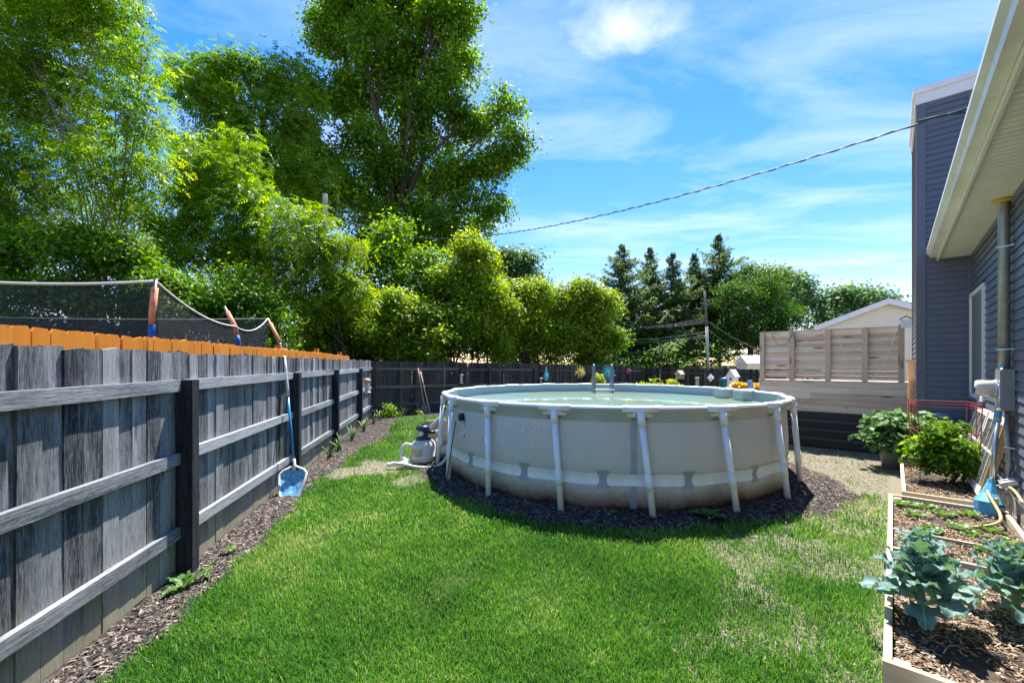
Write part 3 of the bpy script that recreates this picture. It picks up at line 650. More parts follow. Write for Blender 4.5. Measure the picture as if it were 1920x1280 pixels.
# foundation
MB().span(X0, -.03, -.25, .015, 0, WB-.03).build('foundation', plain('foundation_timber', (.30, .25, .18), .85, .3, 8, .4, stretch=(.6, 3, 3)), house)
MB().span(X0, -.03, .016, .05, WB-.05, WB-.01).build('starter_strip', M['white'], house)
for k in range(14):
    MB().span(X0+.9*k+.01, X0+.9*k+.89, .016, .05, .02+.0, .16).build('foundation_block', plain('foundation_block', (.34, .29, .21), .9, .35, 14, .5) if k == 0 else bpy.data.materials['foundation_block'], house)
    MB().span(X0+.9*k+.4, X0+.9*k+1.28, .016, .047, .172, .318).build('foundation_block', bpy.data.materials['foundation_block'], house)
# eave: soffit panels with ribs, fascia, gutter, roof slab
EO = .40; x = -.02
sp_ = MB()
for q in range(4):
    sp_.add([(-.1*q, 0, 0), (-.1*q-.085, 0, 0), (-.1*q-.0925, 0, .022), (-.1*q-.1, 0, 0), (-.1*q, EO, 0), (-.1*q-.085, EO, 0), (-.1*q-.0925, EO, .022), (-.1*q-.1, EO, 0)],
            [(0, 4, 5, 1), (1, 5, 6, 2), (2, 6, 7, 3)])
spm = sp_.mesh('soffit_panel', M['almond'])
for k in range(33): mk('soffit_panel', spm, house, (-.03-.4*k, 0, WT))
MB().span(X0, -.03, -.02, .03, WT-.09, WT-.004).build('frieze_trim', M['siding_trim'], house)
fm = MB().span(X0, -.02, EO, EO+.022, WT-.03, WT+.17).build('fascia', M['almond'], house)
gp = [(EO+.024, WT+.035), (EO+.105, WT+.035), (EO+.118, WT+.075), (EO+.155, WT+.12), (EO+.155, WT+.155), (EO+.138, WT+.155), (EO+.138, WT+.125), (EO+.10, WT+.085), (EO+.095, WT+.05), (EO+.024, WT+.05)]
V = [(x_, y_, z_) for x_ in (X0, -.02) for y_, z_ in gp]; n_ = len(gp)
MB().add(V, [tuple(range(n_-1, -1, -1)), tuple(range(n_, 2*n_))]+[(i, (i+1) % n_, (i+1) % n_+n_, i+n_) for i in range(n_)]).build('gutter', M['gutter'], house)
MB().add([(X0, EO+.06, WT+.17), (-.02, EO+.06, WT+.17), (-.02, -5.5, WT+2.6), (X0, -5.5, WT+2.6), (X0, EO+.06, WT+.20), (-.02, EO+.06, WT+.20), (-.02, -5.5, WT+2.63), (X0, -5.5, WT+2.63)],
         [(0, 1, 2, 3), (7, 6, 5, 4), (0, 4, 5, 1), (1, 5, 6, 2), (2, 6, 7, 3), (3, 7, 4, 0)]).build('roof', M['shingle'], house)
# service mast, straps, meter box, meter, lower conduit
SX = -(math.hypot(Q.x-5.1, Q.y-4.26))      # wall coordinate of s = 0 (right picture edge)
def hx(s): return SX+s
mast = thing('service_mast', 'thick galvanised conduit running up the siding through the eave', 'conduit', (Q.x, Q.y, 0), HROT)
MB().tube([(hx(.5), .075, 1.66), (hx(.5), .075, 4.68)], .047, 14).build('pipe', M['galv'], mast, True)
MB().lathe([(.05, 0), (.075, .05), (.07, .12), (.03, .17), (.001, .18)], (hx(.5), .075, 4.66), 14).build('weather_head', M['galv'], mast, True)
MB().lathe([(.05, -.03), (.095, -.02), (.10, .0)], (hx(.5), .075, WT-.003), 18).build('flashing_collar', plain('yellowed_foam', (.66, .42, .08), .8, .15, 20), mast, True)
for z in (1.88, 3.0): MB().tube([(hx(.5)+x_, y_, z) for x_, y_ in ((-.13, .02), (-.05, .03), (-.045, .11), (0, .128), (.045, .11), (.05, .03), (.13, .02))], .012, 6).build('strap', M['aluminium'], mast, True)
mb_ = thing('electric_meter', 'grey metal electric service box with clear round meter on the siding', 'electric meter', (Q.x, Q.y, 0), HROT)
MB().span(hx(.33), hx(.68), .018, .115, 1.22, 1.665).build('box', M['grey_metal'], mb_)
MB().span(hx(.35), hx(.66), .116, .122, 1.24, 1.645).build('cover', M['grey_metal'], mb_)
MB().tube([(hx(.52), .12, 1.45), (hx(.52), .15, 1.45)], .098, 18).build('meter_ring', M['aluminium'], mb_, True)
mg = MB().lathe([(.088, 0), (.088, .12), (.078, .14), (.001, .145)], (0, 0, 0), 20); mg.v = [(hx(.52)+x_, .15+z_, 1.45+y_) for x_, y_, z_ in mg.v]
gm_ = plain('meter_glass', (.74, .70, .58), .12, .05, 4); mg.build('meter_dome', gm_, mb_, True)
MB().span(hx(.46), hx(.58), .295, .30, 1.41, 1.46).build('meter_plate', M['black'], mb_)
lc = thing('lower_conduit', 'thin grey conduit bending down the siding below the meter box', 'conduit', (Q.x, Q.y, 0), HROT)
MB().tube([(hx(.42), .06, 1.22), (hx(.42), .06, .95), (hx(.35), .06, .82), (hx(.33), .06, .66), (hx(.44), .055, .52), (hx(.35), .06, .40), (hx(.28), .08, .37)], .024, 8).build('pipe', M['galv'], lc, True)
MB().tube([(hx(.35)-.06, .02, .83), (hx(.35), .085, .83), (hx(.35)+.06, .02, .83)], .01, 6).build('strap', M['aluminium'], lc)
fl_ = thing('flood_light', 'grey ground flood light beside the wall foundation', 'flood light', (Q.x, Q.y, 0), HROT)
MB().box((hx(.10), .10, .50), (.16, .12, .045), Matrix.Rotation(R(-25), 3, 'X')).build('head', plain('light_grey_housing', (.52, .53, .49), .4, .08, 8), fl_)
MB().box((hx(.10), .118, .465), (.13, .09, .012), Matrix.Rotation(R(-25), 3, 'X')).build('lens', M['almond'], fl_)
MB().tube([(hx(.10), .05, .36), (hx(.10), .08, .47)], .014, 6).build('stem', M['grey_metal'], fl_)
# service drop
A_ = Vector((hs_(hx(.5), .12, 4.65))); B_ = Vector((-11.3, 25.9, 11.3))
ptsw = [A_.lerp(B_, k/60)-Vector((0, 0, 4*1.75*(k/60)*(1-k/60))) for k in range(61)]
sd = thing('service_cable', 'twisted overhead power cable slung from the house eave across the sky', 'cable')
rr_ = [max(.009, .0005*p.y) for p in ptsw]
MB().tube(ptsw, rr_, 6).build('messenger_wire', M['wirecol'], sd, True)
tw = []
for k in range(481):
    f_ = k/480; p = A_.lerp(B_, f_)-Vector((0, 0, 4*1.75*f_*(1-f_))); an = k*.9; q_ = .009+.0005*p.y; tw.append(p+Vector((math.cos(an)*q_, 0, math.sin(an)*q_)))
MB().tube(tw, [max(.007, .0004*p.y) for p in tw], 4).build('twisted_conductor', M['rope'], sd, True)
for k in (1, 2): MB().tube([A_+Vector((-.03*k, 0, .03*k)), A_.lerp(B_, .004)+Vector((0, 0, -.12)), A_.lerp(B_, .010+.003*k)+Vector((0, 0, -.10)), A_.lerp(B_, .018+.003*k)+Vector((0, 0, -.13))], .013, 6).build('drip_loop', M['rope'], sd, True)

# ------------------------------------------------------------------ deck with privacy screen and dark skirt
DU = .55
deck = thing('garden_deck', 'raised weathered wood deck with slatted privacy screen and dark stepped skirt', 'deck', (Q.x+U.x*DU, Q.y+U.y*DU, 0), HROT+math.pi/2)
# local x = out of the wall (n), local y = -u (towards the camera is +y)  -> build with y negative going back
n0, n1 = .78, 3.24
def dk(name, mb, mat, par=deck): return mb.build(name, mat, par)
for k in range(5):
    zz0 = .735+.125*k
    for (a, b2) in ([(n0, n1)] if k not in (0, 2, 3) else [(n0, n0+[.9, 0, 1.5, .8][k]), (n0+[.9, 0, 1.5, .8][k]+.004, n1)]):
        dk('box_board', MB().span(a, b2, -.03, .0+.003*(k % 2), zz0, zz0+.121), M['deckwood'])
dk('box_cap', MB().span(n0-.02, n1+.02, -.42, -.034, 1.345, 1.372), M['deckwood'])
dk('box_back', MB().span(n0, n1, -.44, -.425, .735, 1.34), M['deckwood'])
for k in range(4):
    dk('skirt_board', MB().span(n0-.05, n1+.1, -.06, .04+.055*(3-k), .02+.178*k, .02+.178*k+.150), M['dark_board'])
    dk('step_nosing', MB().span(n0-.06, n1+.11, -.02, .055+.055*(3-k), .172+.178*k, .196+.178*k), plain('worn_dark_nosing', (.085, .075, .072), .6, .3, 12) if k == 0 else bpy.data.materials['worn_dark_nosing'])
dk('floor', MB().span(n0, n1, -3.2, -.45, .70, .735), M['deckwood'])
posts_n = [.865, 1.40, 1.99, 2.62, 3.19]
for i, pn in enumerate(posts_n):
    dk('screen_post', MB().span(pn-.045, pn+.045, -.09, -.002, 1.373, 2.44+(.03 if i == 0 else 0)), M['deckpost'])
r = random.Random(5); z = 1.42
while z < 2.405:
    hgt = min(r.choice((.045, .065, .085, .088, .055)), 2.412-z)
    dk('screen_slat', MB().span(n0+.04, n1-.02, -.115, -.093, z, z+hgt), M['deckwood'])
    gap_ = r.choice((.004, .006, .010, .016, .022))
    if gap_ < .02: dk('screen_slat', MB().span(n0+.04, n1-.02, -.16, -.138, z+hgt-.025, z+hgt+.02), M['deckwood'])
    z += hgt+gap_
dk('screen_top', MB().span(n0+.02, n1, -.125, -.092, 2.415, 2.445), M['deckwood'])
# sign of two orange scraps of paint on the slats
dk('paint_patch', MB().span(2.06, 2.36, -.0925, -.0885, 2.20, 2.235), M['terracotta'])
dk('paint_patch', MB().span(2.08, 2.22, -.0925, -.0885, 2.30, 2.325), M['terracotta'])
rail_c = MB().tube([(n0+.15, -.2, .74), (n0+.15, -.2, 1.3)], .02, 6)
lamp = thing('post_lamp', 'white bird-house shaped lamp fixed on the right end post of the screen', 'lamp', tuple(hs_(DU+.05, .80, 2.40)), HROT+math.pi/2)
MB().span(-.075, .075, -.06, .06, .0, .15).build('body', M['white'], lamp)
MB().prism([(-.10, .148), (0, .215), (.10, .148), (.10, .163), (0, .232), (-.10, .163)], .17).build('roof', M['grey_metal'], lamp)
sw = thing('string_wire', 'thin white string sagging across the right half of the privacy screen', 'string')
MB().tube([hs_(DU-.012, 1.84-.9*f_, 2.40-1.02*(4*f_*(1-f_))**.85-.0*f_) for f_ in [k/24 for k in range(25)]], .006, 5).build('cord', M['white'], sw)
sw2 = thing('dark_cord', 'thin dark cord looping down the left half of the privacy screen', 'string')
MB().tube([hs_(DU-.012, 3.0-.4*f_, 2.40-.28*(4*f_*(1-f_))) for f_ in [k/14 for k in range(15)]]+[hs_(DU-.012, 2.6-.02*k, 2.38-.09*k) for k in range(1, 4)], .005, 4).build('cord', M['rope'], sw2)
gp_ = thing('gate_post', 'pale wooden post with flat cap between deck and chimney', 'post', tuple(hs_(1.1, .72, 0)), HROT)
MB().span(-.05, .05, -.05, .05, 0, 1.75).build('shaft', M['deckpost'], gp_); MB().span(-.085, .085, -.085, .085, 1.75, 1.80).build('cap', M['deckpost'], gp_)

# ------------------------------------------------------------------ raised beds
def bed(label, corner, ln, wd_, h, divs, seed):
    b_ = thing('raised_bed', label, 'raised bed', (corner.x, corner.y, 0), HROT)
    # local x along the wall away, local y outwards (bed extends to -y)
    MB().box((0, 0, 0), (ln, .036, h)).build('side_board', M['bedwood'], b_, loc=(ln/2, -.018, h/2))
    MB().box((0, 0, 0), (ln, .036, h)).build('side_board', M['bedwood'], b_, loc=(ln/2, -wd_+.018, h/2))
    em = MB().box((0, 0, 0), (wd_+.004, .036, h-.004)).mesh('end_board', M['bedwood'])
    for x_ in (-.019, ln+.019): mk('end_board', em, b_, (x_, -wd_/2, h/2), (0, 0, R(90)))
    dm = MB().box((0, 0, 0), (wd_-.075, .03, .12)).mesh('divider', M['bedwood'])
    for x_ in divs: mk('divider', dm, b_, (x_, -wd_/2, h-.075), (0, 0, R(90)))
    bl_ = MB().box((0, 0, 0), (.07, .07, h-.02)).mesh('corner_block', M['bedwood'])
    for x_ in (.037, ln-.037):
        for y_ in (-.073, -wd_+.073): mk('corner_block', bl_, b_, (x_, y_, h/2-.012))
    nxx, nyy = int(ln/.07), int(wd_/.07); V = []; r = random.Random(seed)
    for i in range(nxx+1):
        for j in range(nyy+1):
            V.append((.002+(ln-.004)*i/nxx, -.037-(wd_-.074)*j/nyy, h-.055+r.uniform(-.015, .015)))
    Fc = [(i*(nyy+1)+j, i*(nyy+1)+j+1, (i+1)*(nyy+1)+j+1, (i+1)*(nyy+1)+j) for i in range(nxx) for j in range(nyy)]
    MB().add(V, Fc).build('soil', M['soil'], b_, True)
    return b_
C2 = Vector((1.93, 2.22)); C1 = Vector((4.69, 5.13))
bed('long raised timber bed nearest the camera, planted with blue-green kale and strawberries', C2, 3.72, .92, .20, [1.86, 2.42], 1)
bed('shorter raised timber bed at the back, holding the caged tomato plant', C1, 2.2, .92, .20, [], 2)
def bedp(C, a, bq, z): p = C+U*a-NV*bq; return Vector((p.x, p.y, z))
M['bedchip'] = leafmat('brown_wood_chips', [(0, (.03, .02, .014)), (.35, (.12, .078, .05)), (.7, (.30, .215, .14)), (1, (.54, .43, .30))], .03, .85, .2)
rg = np.random.default_rng(301)
for k, (C, ln, n_, lab) in enumerate(((C2, 3.72, 17000, 'brown shredded wood chips covering the soil of the kale bed'), (C1, 2.2, 5000, 'brown shredded wood chips covering the soil under the tomato plant'))):
    a_ = rg.random(n_)*(ln-.08)+.04; b2_ = rg.random(n_)*.83+.045
    keep = rg.random(n_) < np.clip(fbm(a_*1.0, b2_, 3.3, 91+k)*2.6-.62, .06, 1); a_, b2_ = a_[keep], b2_[keep]
    chips('bed_chips', lab, 'mulch', C.x+U.x*a_-NV.x*b2_, C.y+U.y*a_-NV.y*b2_, np.full(len(a_), .150)+.012*fbm(a_, b2_, 5, 92), .032, .0085, M['bedchip'], 310+k, .5)
# ------------------------------------------------------------------ garden plants
def leaf_mesh(seed, ln, wd_, e0, e1, mat, wav=.05, lob=.16, pet=.28, nu=24, nv=10, cup=.15, pinch=0):
    """one broad leaf with petiole, waved and lobed margin; grows along +x, rises with angle e0, ends with angle e1"""
    r = random.Random(seed); V = []; Fc = []; tint = []; ph = r.uniform(0, 6); lu = []; lv = []
    x = z = 0; pts = []
    for i in range(nu+1):
        u = i/nu; a = e0+(e1-e0)*u**1.3; pts.append((x, z, a)); x += math.cos(a)*ln/nu; z += math.sin(a)*ln/nu
    for i in range(nu+1):
        u = i/nu; px_, pz_, a = pts[i]
        if u < pet: wv = .018*ln+.04*ln*(u/pet)**4+lob*.25*wd_*max(0, math.sin(u/pet*9))*(u > pet*.45)
        else:
            s_ = (u-pet)/(1-pet); wv = wd_*.5*(math.sin(math.pi*min(1, s_*.93+.07)**.62)**.8 if s_ < 1 else 0)
        for j in range(nv+1):
            v = -1+2*j/nv; edge = 1+lob*(math.sin(u*24+ph+(1.3 if v > 0 else 0))+.6*math.sin(u*53+ph*2))*abs(v)**2*(u > pet)
            off = wav*ln*(math.sin(u*19+ph+(2 if v > 0 else 0))+.5*math.sin(u*41+ph))*abs(v)**2.2*(u > pet)+cup*wv*abs(v)**1.5
            V.append((px_-math.sin(a)*off, v*wv*edge, pz_+math.cos(a)*off)); lu.append(u); lv.append(v)
    for i in range(nu):
        for j in range(nv): Fc.append((i*(nv+1)+j, (i+1)*(nv+1)+j, (i+1)*(nv+1)+j+1, i*(nv+1)+j+1))
    q = np.array(Fc); return fast_mesh('leaf', np.array(V), q, mat=mat, attrs={'lu': lu, 'lv': lv}, smooth=True)
def veinmat(name, base, base2, vein, trans=.25, rough=.42):
    m, t, b, o = newmat(name)
    au = N(t, 'ShaderNodeAttribute', attribute_name='lu'); av = N(t, 'ShaderNodeAttribute', attribute_name='lv')
    ab_ = N(t, 'ShaderNodeMath', operation='ABSOLUTE'); L(t, av.outputs['Fac'], ab_.inputs[0])
    no_ = N(t, 'ShaderNodeTexNoise', Scale=14, Detail=4); L(t, coords(t).outputs[0], no_.inputs['Vector'])
    c = N(t, 'ShaderNodeValToRGB'); e = c.color_ramp.elements; e[0].position = .35; e[0].color = (*base, 1); e[1].position = .7; e[1].color = (*base2, 1); L(t, no_.outputs['Fac'], c.inputs[0])
    # side veins sweep forward from the midrib
    k = N(t, 'ShaderNodeMath', operation='MULTIPLY_ADD'); k.inputs[1].default_value = -.16; L(t, ab_.outputs[0], k.inputs[0]); L(t, au.outputs['Fac'], k.inputs[2])
    k2 = N(t, 'ShaderNodeMath', operation='MULTIPLY'); k2.inputs[1].default_value = 9; L(t, k.outputs[0], k2.inputs[0])
    fr = N(t, 'ShaderNodeMath', operation='PINGPONG'); fr.inputs[1].default_value = .5; L(t, k2.outputs[0], fr.inputs[0])
    sv = N(t, 'ShaderNodeMapRange'); sv.inputs['From Min'].default_value = .0; sv.inputs['From Max'].default_value = .07; sv.inputs['To Min'].default_value = .55; sv.inputs['To Max'].default_value = 0; L(t, fr.outputs[0], sv.inputs['Value'])
    mr = N(t, 'ShaderNodeMapRange'); mr.inputs['From Min'].default_value = .03; mr.inputs['From Max'].default_value = .09; mr.inputs['To Min'].default_value = 1; mr.inputs['To Max'].default_value = 0; L(t, ab_.outputs[0], mr.inputs['Value'])
    st = N(t, 'ShaderNodeMath', operation='LESS_THAN'); st.inputs[1].default_value = .27; L(t, au.outputs['Fac'], st.inputs[0])
    m1 = N(t, 'ShaderNodeMath', operation='MAXIMUM'); L(t, sv.outputs[0], m1.inputs[0]); L(t, mr.outputs[0], m1.inputs[1])
    m2 = N(t, 'ShaderNodeMath', operation='MAXIMUM'); L(t, m1.outputs[0], m2.inputs[0]); L(t, st.outputs[0], m2.inputs[1])
    mi = N(t, 'ShaderNodeMix', data_type='RGBA'); L(t, m2.outputs[0], mi.inputs[0]); L(t, c.outputs[0], mi.inputs[6]); mi.inputs[7].default_value = (*vein, 1)
    L(t, mi.outputs[2], b.inputs['Base Color']); b.inputs['Roughness'].default_value = rough; b.inputs['Specular IOR Level'].default_value = .45
    tr = N(t, 'ShaderNodeBsdfTranslucent'); tr.inputs[0].default_value = (base2[0]*1.3, base2[1]*1.5, base2[2]*.5, 1)
    mx = N(t, 'ShaderNodeMixShader'); mx.inputs[0].default_value = trans; L(t, b.outputs[0], mx.inputs[1]); L(t, tr.outputs[0], mx.inputs[2]); L(t, mx.outputs[0], o.inputs[0])
    return m
M['kale'] = veinmat('kale_leaf', (.065, .165, .155), (.17, .30, .28), (.38, .48, .32), .25, .6)
M['squash'] = veinmat('broad_green_leaf', (.045, .13, .03), (.10, .22, .05), (.22, .32, .12), .3)
M['berry'] = veinmat('strawberry_leaf', (.06, .16, .02), (.16, .27, .045), (.25, .35, .10), .35)
M['stalk'] = plain('pale_green_stalk', (.22, .30, .12), .5, .15, 12)
def rosette(name, label, cat, loc, n, ln, wd_, mat, seed, stem=.0, el=(.5, 1.2), drop=(.9, 1.7), lob=.16, wav=.05, pet=.28, group=None, rz=None):
    r = random.Random(seed); o_ = thing(name, label, cat, loc, r.uniform(0, 6) if rz is None else rz, group)
    if stem: MB().tube([(0, 0, -.03), (.01, 0, stem*.5), (.0, .01, stem)], [.022, .02, .014], 8).build('stem', M['stalk'], o_, True)
    for k in range(n):
        f_ = k/max(1, n-1); az = k*2.4+r.uniform(-.25, .25); l = ln*(1.05-.5*f_)*r.uniform(.85, 1.1)
        e0 = el[0]+(el[1]-el[0])*f_+r.uniform(-.15, .15); e1 = e0-r.uniform(*drop)*(1-.35*f_)
        me = leaf_mesh(seed*50+k, l, wd_*(1.05-.4*f_)*r.uniform(.85, 1.1), e0, e1, mat, wav, lob, pet)
        mk('leaf', me, o_, (0, 0, stem*(.35+.65*f_)), (r.uniform(-.2, .2), 0, az))
    return o_
kz = .14
rosette('kale_plant', 'largest blue-green kale plant, at the front end of the near raised bed', 'kale', tuple(bedp(C2, .60, .17, kz)), 32, .32, .18, M['kale'], 3, .38, (.4, 1.5), (.25, 1.0), .17, .07, .24)
rosette('kale_plant', 'broad-leaved kale plant cut by the right picture edge in the near raised bed', 'kale', tuple(bedp(C2, 1.02, .60, kz)), 26, .34, .19, M['kale'], 4, .32, (.4, 1.5), (.25, 1.0), .17, .07, .24)
rosette('kale_plant', 'small kale plant behind the large one, close to the left board of the bed', 'kale', tuple(bedp(C2, 1.98, .22, kz)), 9, .22, .15, M['kale'], 5, .13, (.4, 1.3), (.6, 1.2))
rosette('kale_plant', 'small pale kale seedling on the right of the bed, left of the bed wall', 'kale', tuple(bedp(C2, 2.18, .66, kz)), 8, .17, .09, M['kale'], 6, .10, (.5, 1.3), (.5, 1.0))
rosette('kale_plant', 'tiny pale kale seedling just in front of the other small seedling', 'kale', tuple(bedp(C2, 1.78, .74, kz)), 7, .15, .08, M['kale'], 16, .08, (.5, 1.3), (.5, 1.0))
SBL = ['strawberry plant in the far left corner of the long bed', 'strawberry plant along the left board of the long bed', 'strawberry plant before the end board, left of its middle', 'strawberry plant in the middle of the far section of the long bed', 'strawberry plant before the end board, left of the pool vacuum', 'strawberry plant just left of the yellow hose end', 'strawberry plant behind the divider, on its left half', 'strawberry plant behind the divider, on its right half', 'strawberry plant in front of the divider beside the kale seedlings', 'strawberry plant against the end board, second from the left board', 'small strawberry plant between the divider and the yellow hose']
for k, (a_, b2_, sc_) in enumerate(((3.45, .12, 1.1), (3.1, .2, .9), (3.3, .42, 1), (2.9, .5, 1), (3.45, .62, 1.1), (3.0, .72, 1), (2.62, .3, 1.0), (2.7, .78, .9), (2.35, .62, .8), (3.52, .32, .9), (2.75, .58, .8))):
    rosette('strawberry_plant', SBL[k], 'strawberry plant', tuple(bedp(C2, a_, b2_, kz)), 8, .15*sc_, .10*sc_, M['berry'], 20+k, 0, (.6, 1.3), (.7, 1.3), .2, .03, .45, 'strawberry plants in the long raised bed')
gp0 = lambda px, py: at(px, py, F*(CAM_Z-.08)/(py-HY))
p = gp0(1330, 972); rosette('squash_plant', 'squash plant with round variegated leaves in the mulch before the pool', 'squash plant', (p.x, p.y, .07), 7, .22, .17, M['squash'], 41, .02, (.5, 1.2), (.6, 1.3), .06, .02, .4, rz=.4)
p = gp0(1141, 966); rosette('squash_seedling', 'two-leaved seedling in the mulch below the pool straps', 'seedling', (p.x, p.y, .07), 3, .12, .08, M['squash'], 43, .03, (.8, 1.2), (.6, .9), .02, .02, .35)
p = gp0(330, 1096); rosette('dandelion', 'broad green weed growing at the foot of the nearest fence post', 'weed', (-2.50, 3.26, .02), 6, .26, .085, M['squash'], 44, 0, (.4, 1.2), (.5, 1.1), .25, .04, .1)
for k, (px, py) in enumerate(((560, 880), (430, 1040), (385, 1085), (600, 858))):
    p = at(px, py, F*CAM_Z/(py-HY)); rosette('small_weed', ['small yellowish weed beside the leaf net at the fence foot', 'low weed in the mulch strip right of the nearest post', 'tiny weed in the mulch closest to the nearest post', 'little weed in the mulch behind the leaf net'][k], 'weed', (p.x, p.y, .02), 5, .09, .05, M['berry'], 50+k, .02, (.5, 1.2), (.5, 1.0), .15, .03, .3)
# strap-leaved daylilies along the fences
def strap_plant(label, loc, n, h, seed, mat):
    r = random.Random(seed); o_ = thing('daylily', label, 'daylily', loc)
    for k in range(n):
        az = r.uniform(0, 6.28); l = h*r.uniform(.6, 1.1); V = []; w_ = .013
        e = r.uniform(1.0, 1.5); x = z = 0; pts = []
        for i in range(7): pts.append((x, z)); a = e-i*.22*r.uniform(.6, 1.2); x += math.cos(a)*l/6; z += math.sin(a)*l/6
        for i, (x_, z_) in enumerate(pts):
            w2 = w_*(1-(i/6)**2)+.001; V += [(x_, -w2, z_), (x_, 0, z_-.005), (x_, w2, z_)]
        me = MB().add(V, [(i*3+j, i*3+3+j, i*3+4+j, i*3+1+j) for i in range(6) for j in range(2)]).mesh('leaf', mat, True)
        mk('leaf', me, o_, (r.uniform(-.04, .04), r.uniform(-.04, .04), 0), (0, 0, az))
    return o_
M['blade'] = plain('strap_leaf', (.09, .20, .035), .4, .25, 10, spec=.4)
M['blade_y'] = plain('yellow_leaf', (.45, .42, .06), .5, .2, 10)
def fnc(Y, off): return Vector((FA.x+FD.x*fx(Y), FA.y+FD.y*fx(Y)))+Vector((FD.y, -FD.x))*off
for k, (Y, off, h) in enumerate(((7.75, .16, .4), (8.35, .2, .45), (9.5, .22, .5), (10.9, .25, .45), (12.2, .3, .5), (12.9, .4, .45))):
    p = fnc(Y, off); strap_plant(['young daylily in the second fence bay beyond the leaf net', 'daylily just before the third fence post', 'tall daylily between the third and fourth fence posts', 'daylily right at the foot of the fourth fence post', 'daylily under the tube bird feeder', 'arching daylily closest to the fence corner'][k], (p.x, p.y, .02), 12, h, 70+k, M['blade'])

# ------------------------------------------------------------------ foliage
def norm(a): return a/np.maximum(np.linalg.norm(a, axis=-1, keepdims=True), 1e-9)
def leaves(centers, outward, lpc, size, cr, seed, tbias, flat=.7, upw=.9, aspect=.5, tvar=.22, pin=False):
    r = np.random.default_rng(seed); n = len(centers)*lpc
    if pin:                                # feathered leaves: paired leaflets along a drooping stalk
        m = max(1, lpc // 7); N_ = len(centers)*m; c = np.repeat(centers, m, 0); ow = np.repeat(outward, m, 0); ct = np.repeat(r.normal(0, tvar*.7, len(centers)), m)
        off = r.normal(0, 1, (N_, 3))*cr*np.array([1, 1, flat]); b0 = c+off
        nr = norm(np.array([0, 0, upw])+ow*.35+r.normal(0, .4, (N_, 3))); ax = norm(ow+r.normal(0, .7, (N_, 3))); ax = norm(ax-nr*(ax*nr).sum(1, keepdims=True)*.8+np.array([0, 0, -.25])); sd_ = norm(np.cross(nr, ax))
        ln_ = (size*(.75+.5*r.random(N_)))[:, None]; V = np.zeros((N_, 7, 4, 3)); tt = np.zeros((N_, 7)); t0 = tbias+ct+r.normal(0, tvar*.5, N_)
        for k, (q, s) in enumerate(((.5, 1), (.5, -1), (1.1, 1), (1.1, -1), (1.7, 1), (1.7, -1), (2.1, 0))):
            p0 = b0+ax*ln_*q-np.array([0, 0, 1])*ln_*.12*q*q; la = norm(ax*(.55 if s else 1)+sd_*.85*s+np.array([0, 0, -.18])+r.normal(0, .12, (N_, 3))); ls = norm(np.cross(nr, la)); l = ln_*(.8+.4*r.random((N_, 1)))
            V[:, k, 0] = p0; V[:, k, 1] = p0+la*l*.45+ls*l*.21; V[:, k, 2] = p0+la*l-nr*l*.12; V[:, k, 3] = p0+la*l*.45-ls*l*.21; tt[:, k] = np.clip(t0+r.normal(0, .06, N_), 0, 1)
        return V.reshape(-1, 3), np.arange(N_*28).reshape(-1, 4), np.repeat(tt.ravel(), 4)
    c = np.repeat(centers, lpc, 0); ow = np.repeat(outward, lpc, 0); ct = np.repeat(r.normal(0, tvar*.7, len(centers)), lpc)
    off = r.normal(0, 1, (n, 3))*cr*np.array([1, 1, flat]); pos = c+off
    nr = norm(np.array([0, 0, upw])+ow*.45+r.normal(0, .55, (n, 3)))
    ax = norm(np.cross(nr, r.normal(0, 1, (n, 3)))); ax = norm(ax+np.array([0, 0, -.35])); sd_ = norm(np.cross(nr, ax))
    l = (size*(.6+.8*r.random(n)))[:, None]; w_ = l*aspect*.5
    V = np.zeros((n, 4, 3)); V[:, 0] = pos; V[:, 1] = pos+ax*l*.45+sd_*w_; V[:, 2] = pos+ax*l+nr*l*-.08; V[:, 3] = pos+ax*l*.45-sd_*w_
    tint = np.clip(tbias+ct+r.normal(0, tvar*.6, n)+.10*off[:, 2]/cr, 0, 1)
    return V.reshape(-1, 3), np.arange(n*4).reshape(-1, 4), np.repeat(tint, 4)
def crown_points(lobes, n, seed, shell=.28, sub=0.0):
    r = np.random.default_rng(seed); C = np.array([l[0] for l in lobes]); Rr = np.array([l[1] for l in lobes])
    if sub:                                # each bough breaks up into leafy sprays, fuller on top than below
        SC, SR, SI = [], [], []
        for i in range(len(lobes)):
            for k in range(13):
                d = norm(r.normal(0, 1, 3)); s = sub*(.7+.6*r.random()); SC.append(C[i]+d*Rr[i]*(1-s*.75)); SR.append(Rr[i]*s*np.array([1.1, 1.1, .75])); SI.append(i)
        SC, SR, SI = np.array(SC), np.array(SR), np.array(SI); w_ = np.prod(SR, 1)**(2/3); k = r.choice(len(SC), n, p=w_/w_.sum())
        d = norm(r.normal(0, 1, (n, 3))+np.array([0, 0, .55])); rad = 1-np.abs(r.normal(0, .24, n))+(r.random(n) < .09)*r.random(n)*.5
        return SC[k]+d*SR[k]*rad[:, None], d, SI[k]
    wts = np.prod(Rr, 1)**(2/3); idx = r.choice(len(lobes), n*3, p=wts/wts.sum())
    d = norm(r.normal(0, 1, (n*3, 3))); rad = 1-np.abs(r.normal(0, shell, n*3)); rad = np.where(rad < 0.05, r.random(n*3), rad)
    rad *= 1+.12*np.sin(d[:, 0]*7+idx)*np.sin(d[:, 2]*6+idx*2)
    p = C[idx]+d*Rr[idx]*rad[:, None]
    q = np.min(np.linalg.norm((p[:, None]-C[None])/Rr[None], axis=2)+(np.arange(len(lobes))[None] == idx[:, None])*9, 1)
    ok = q > .62; p, d, idx = p[ok][:n], d[ok][:n], idx[ok][:n]
    return p, d, idx
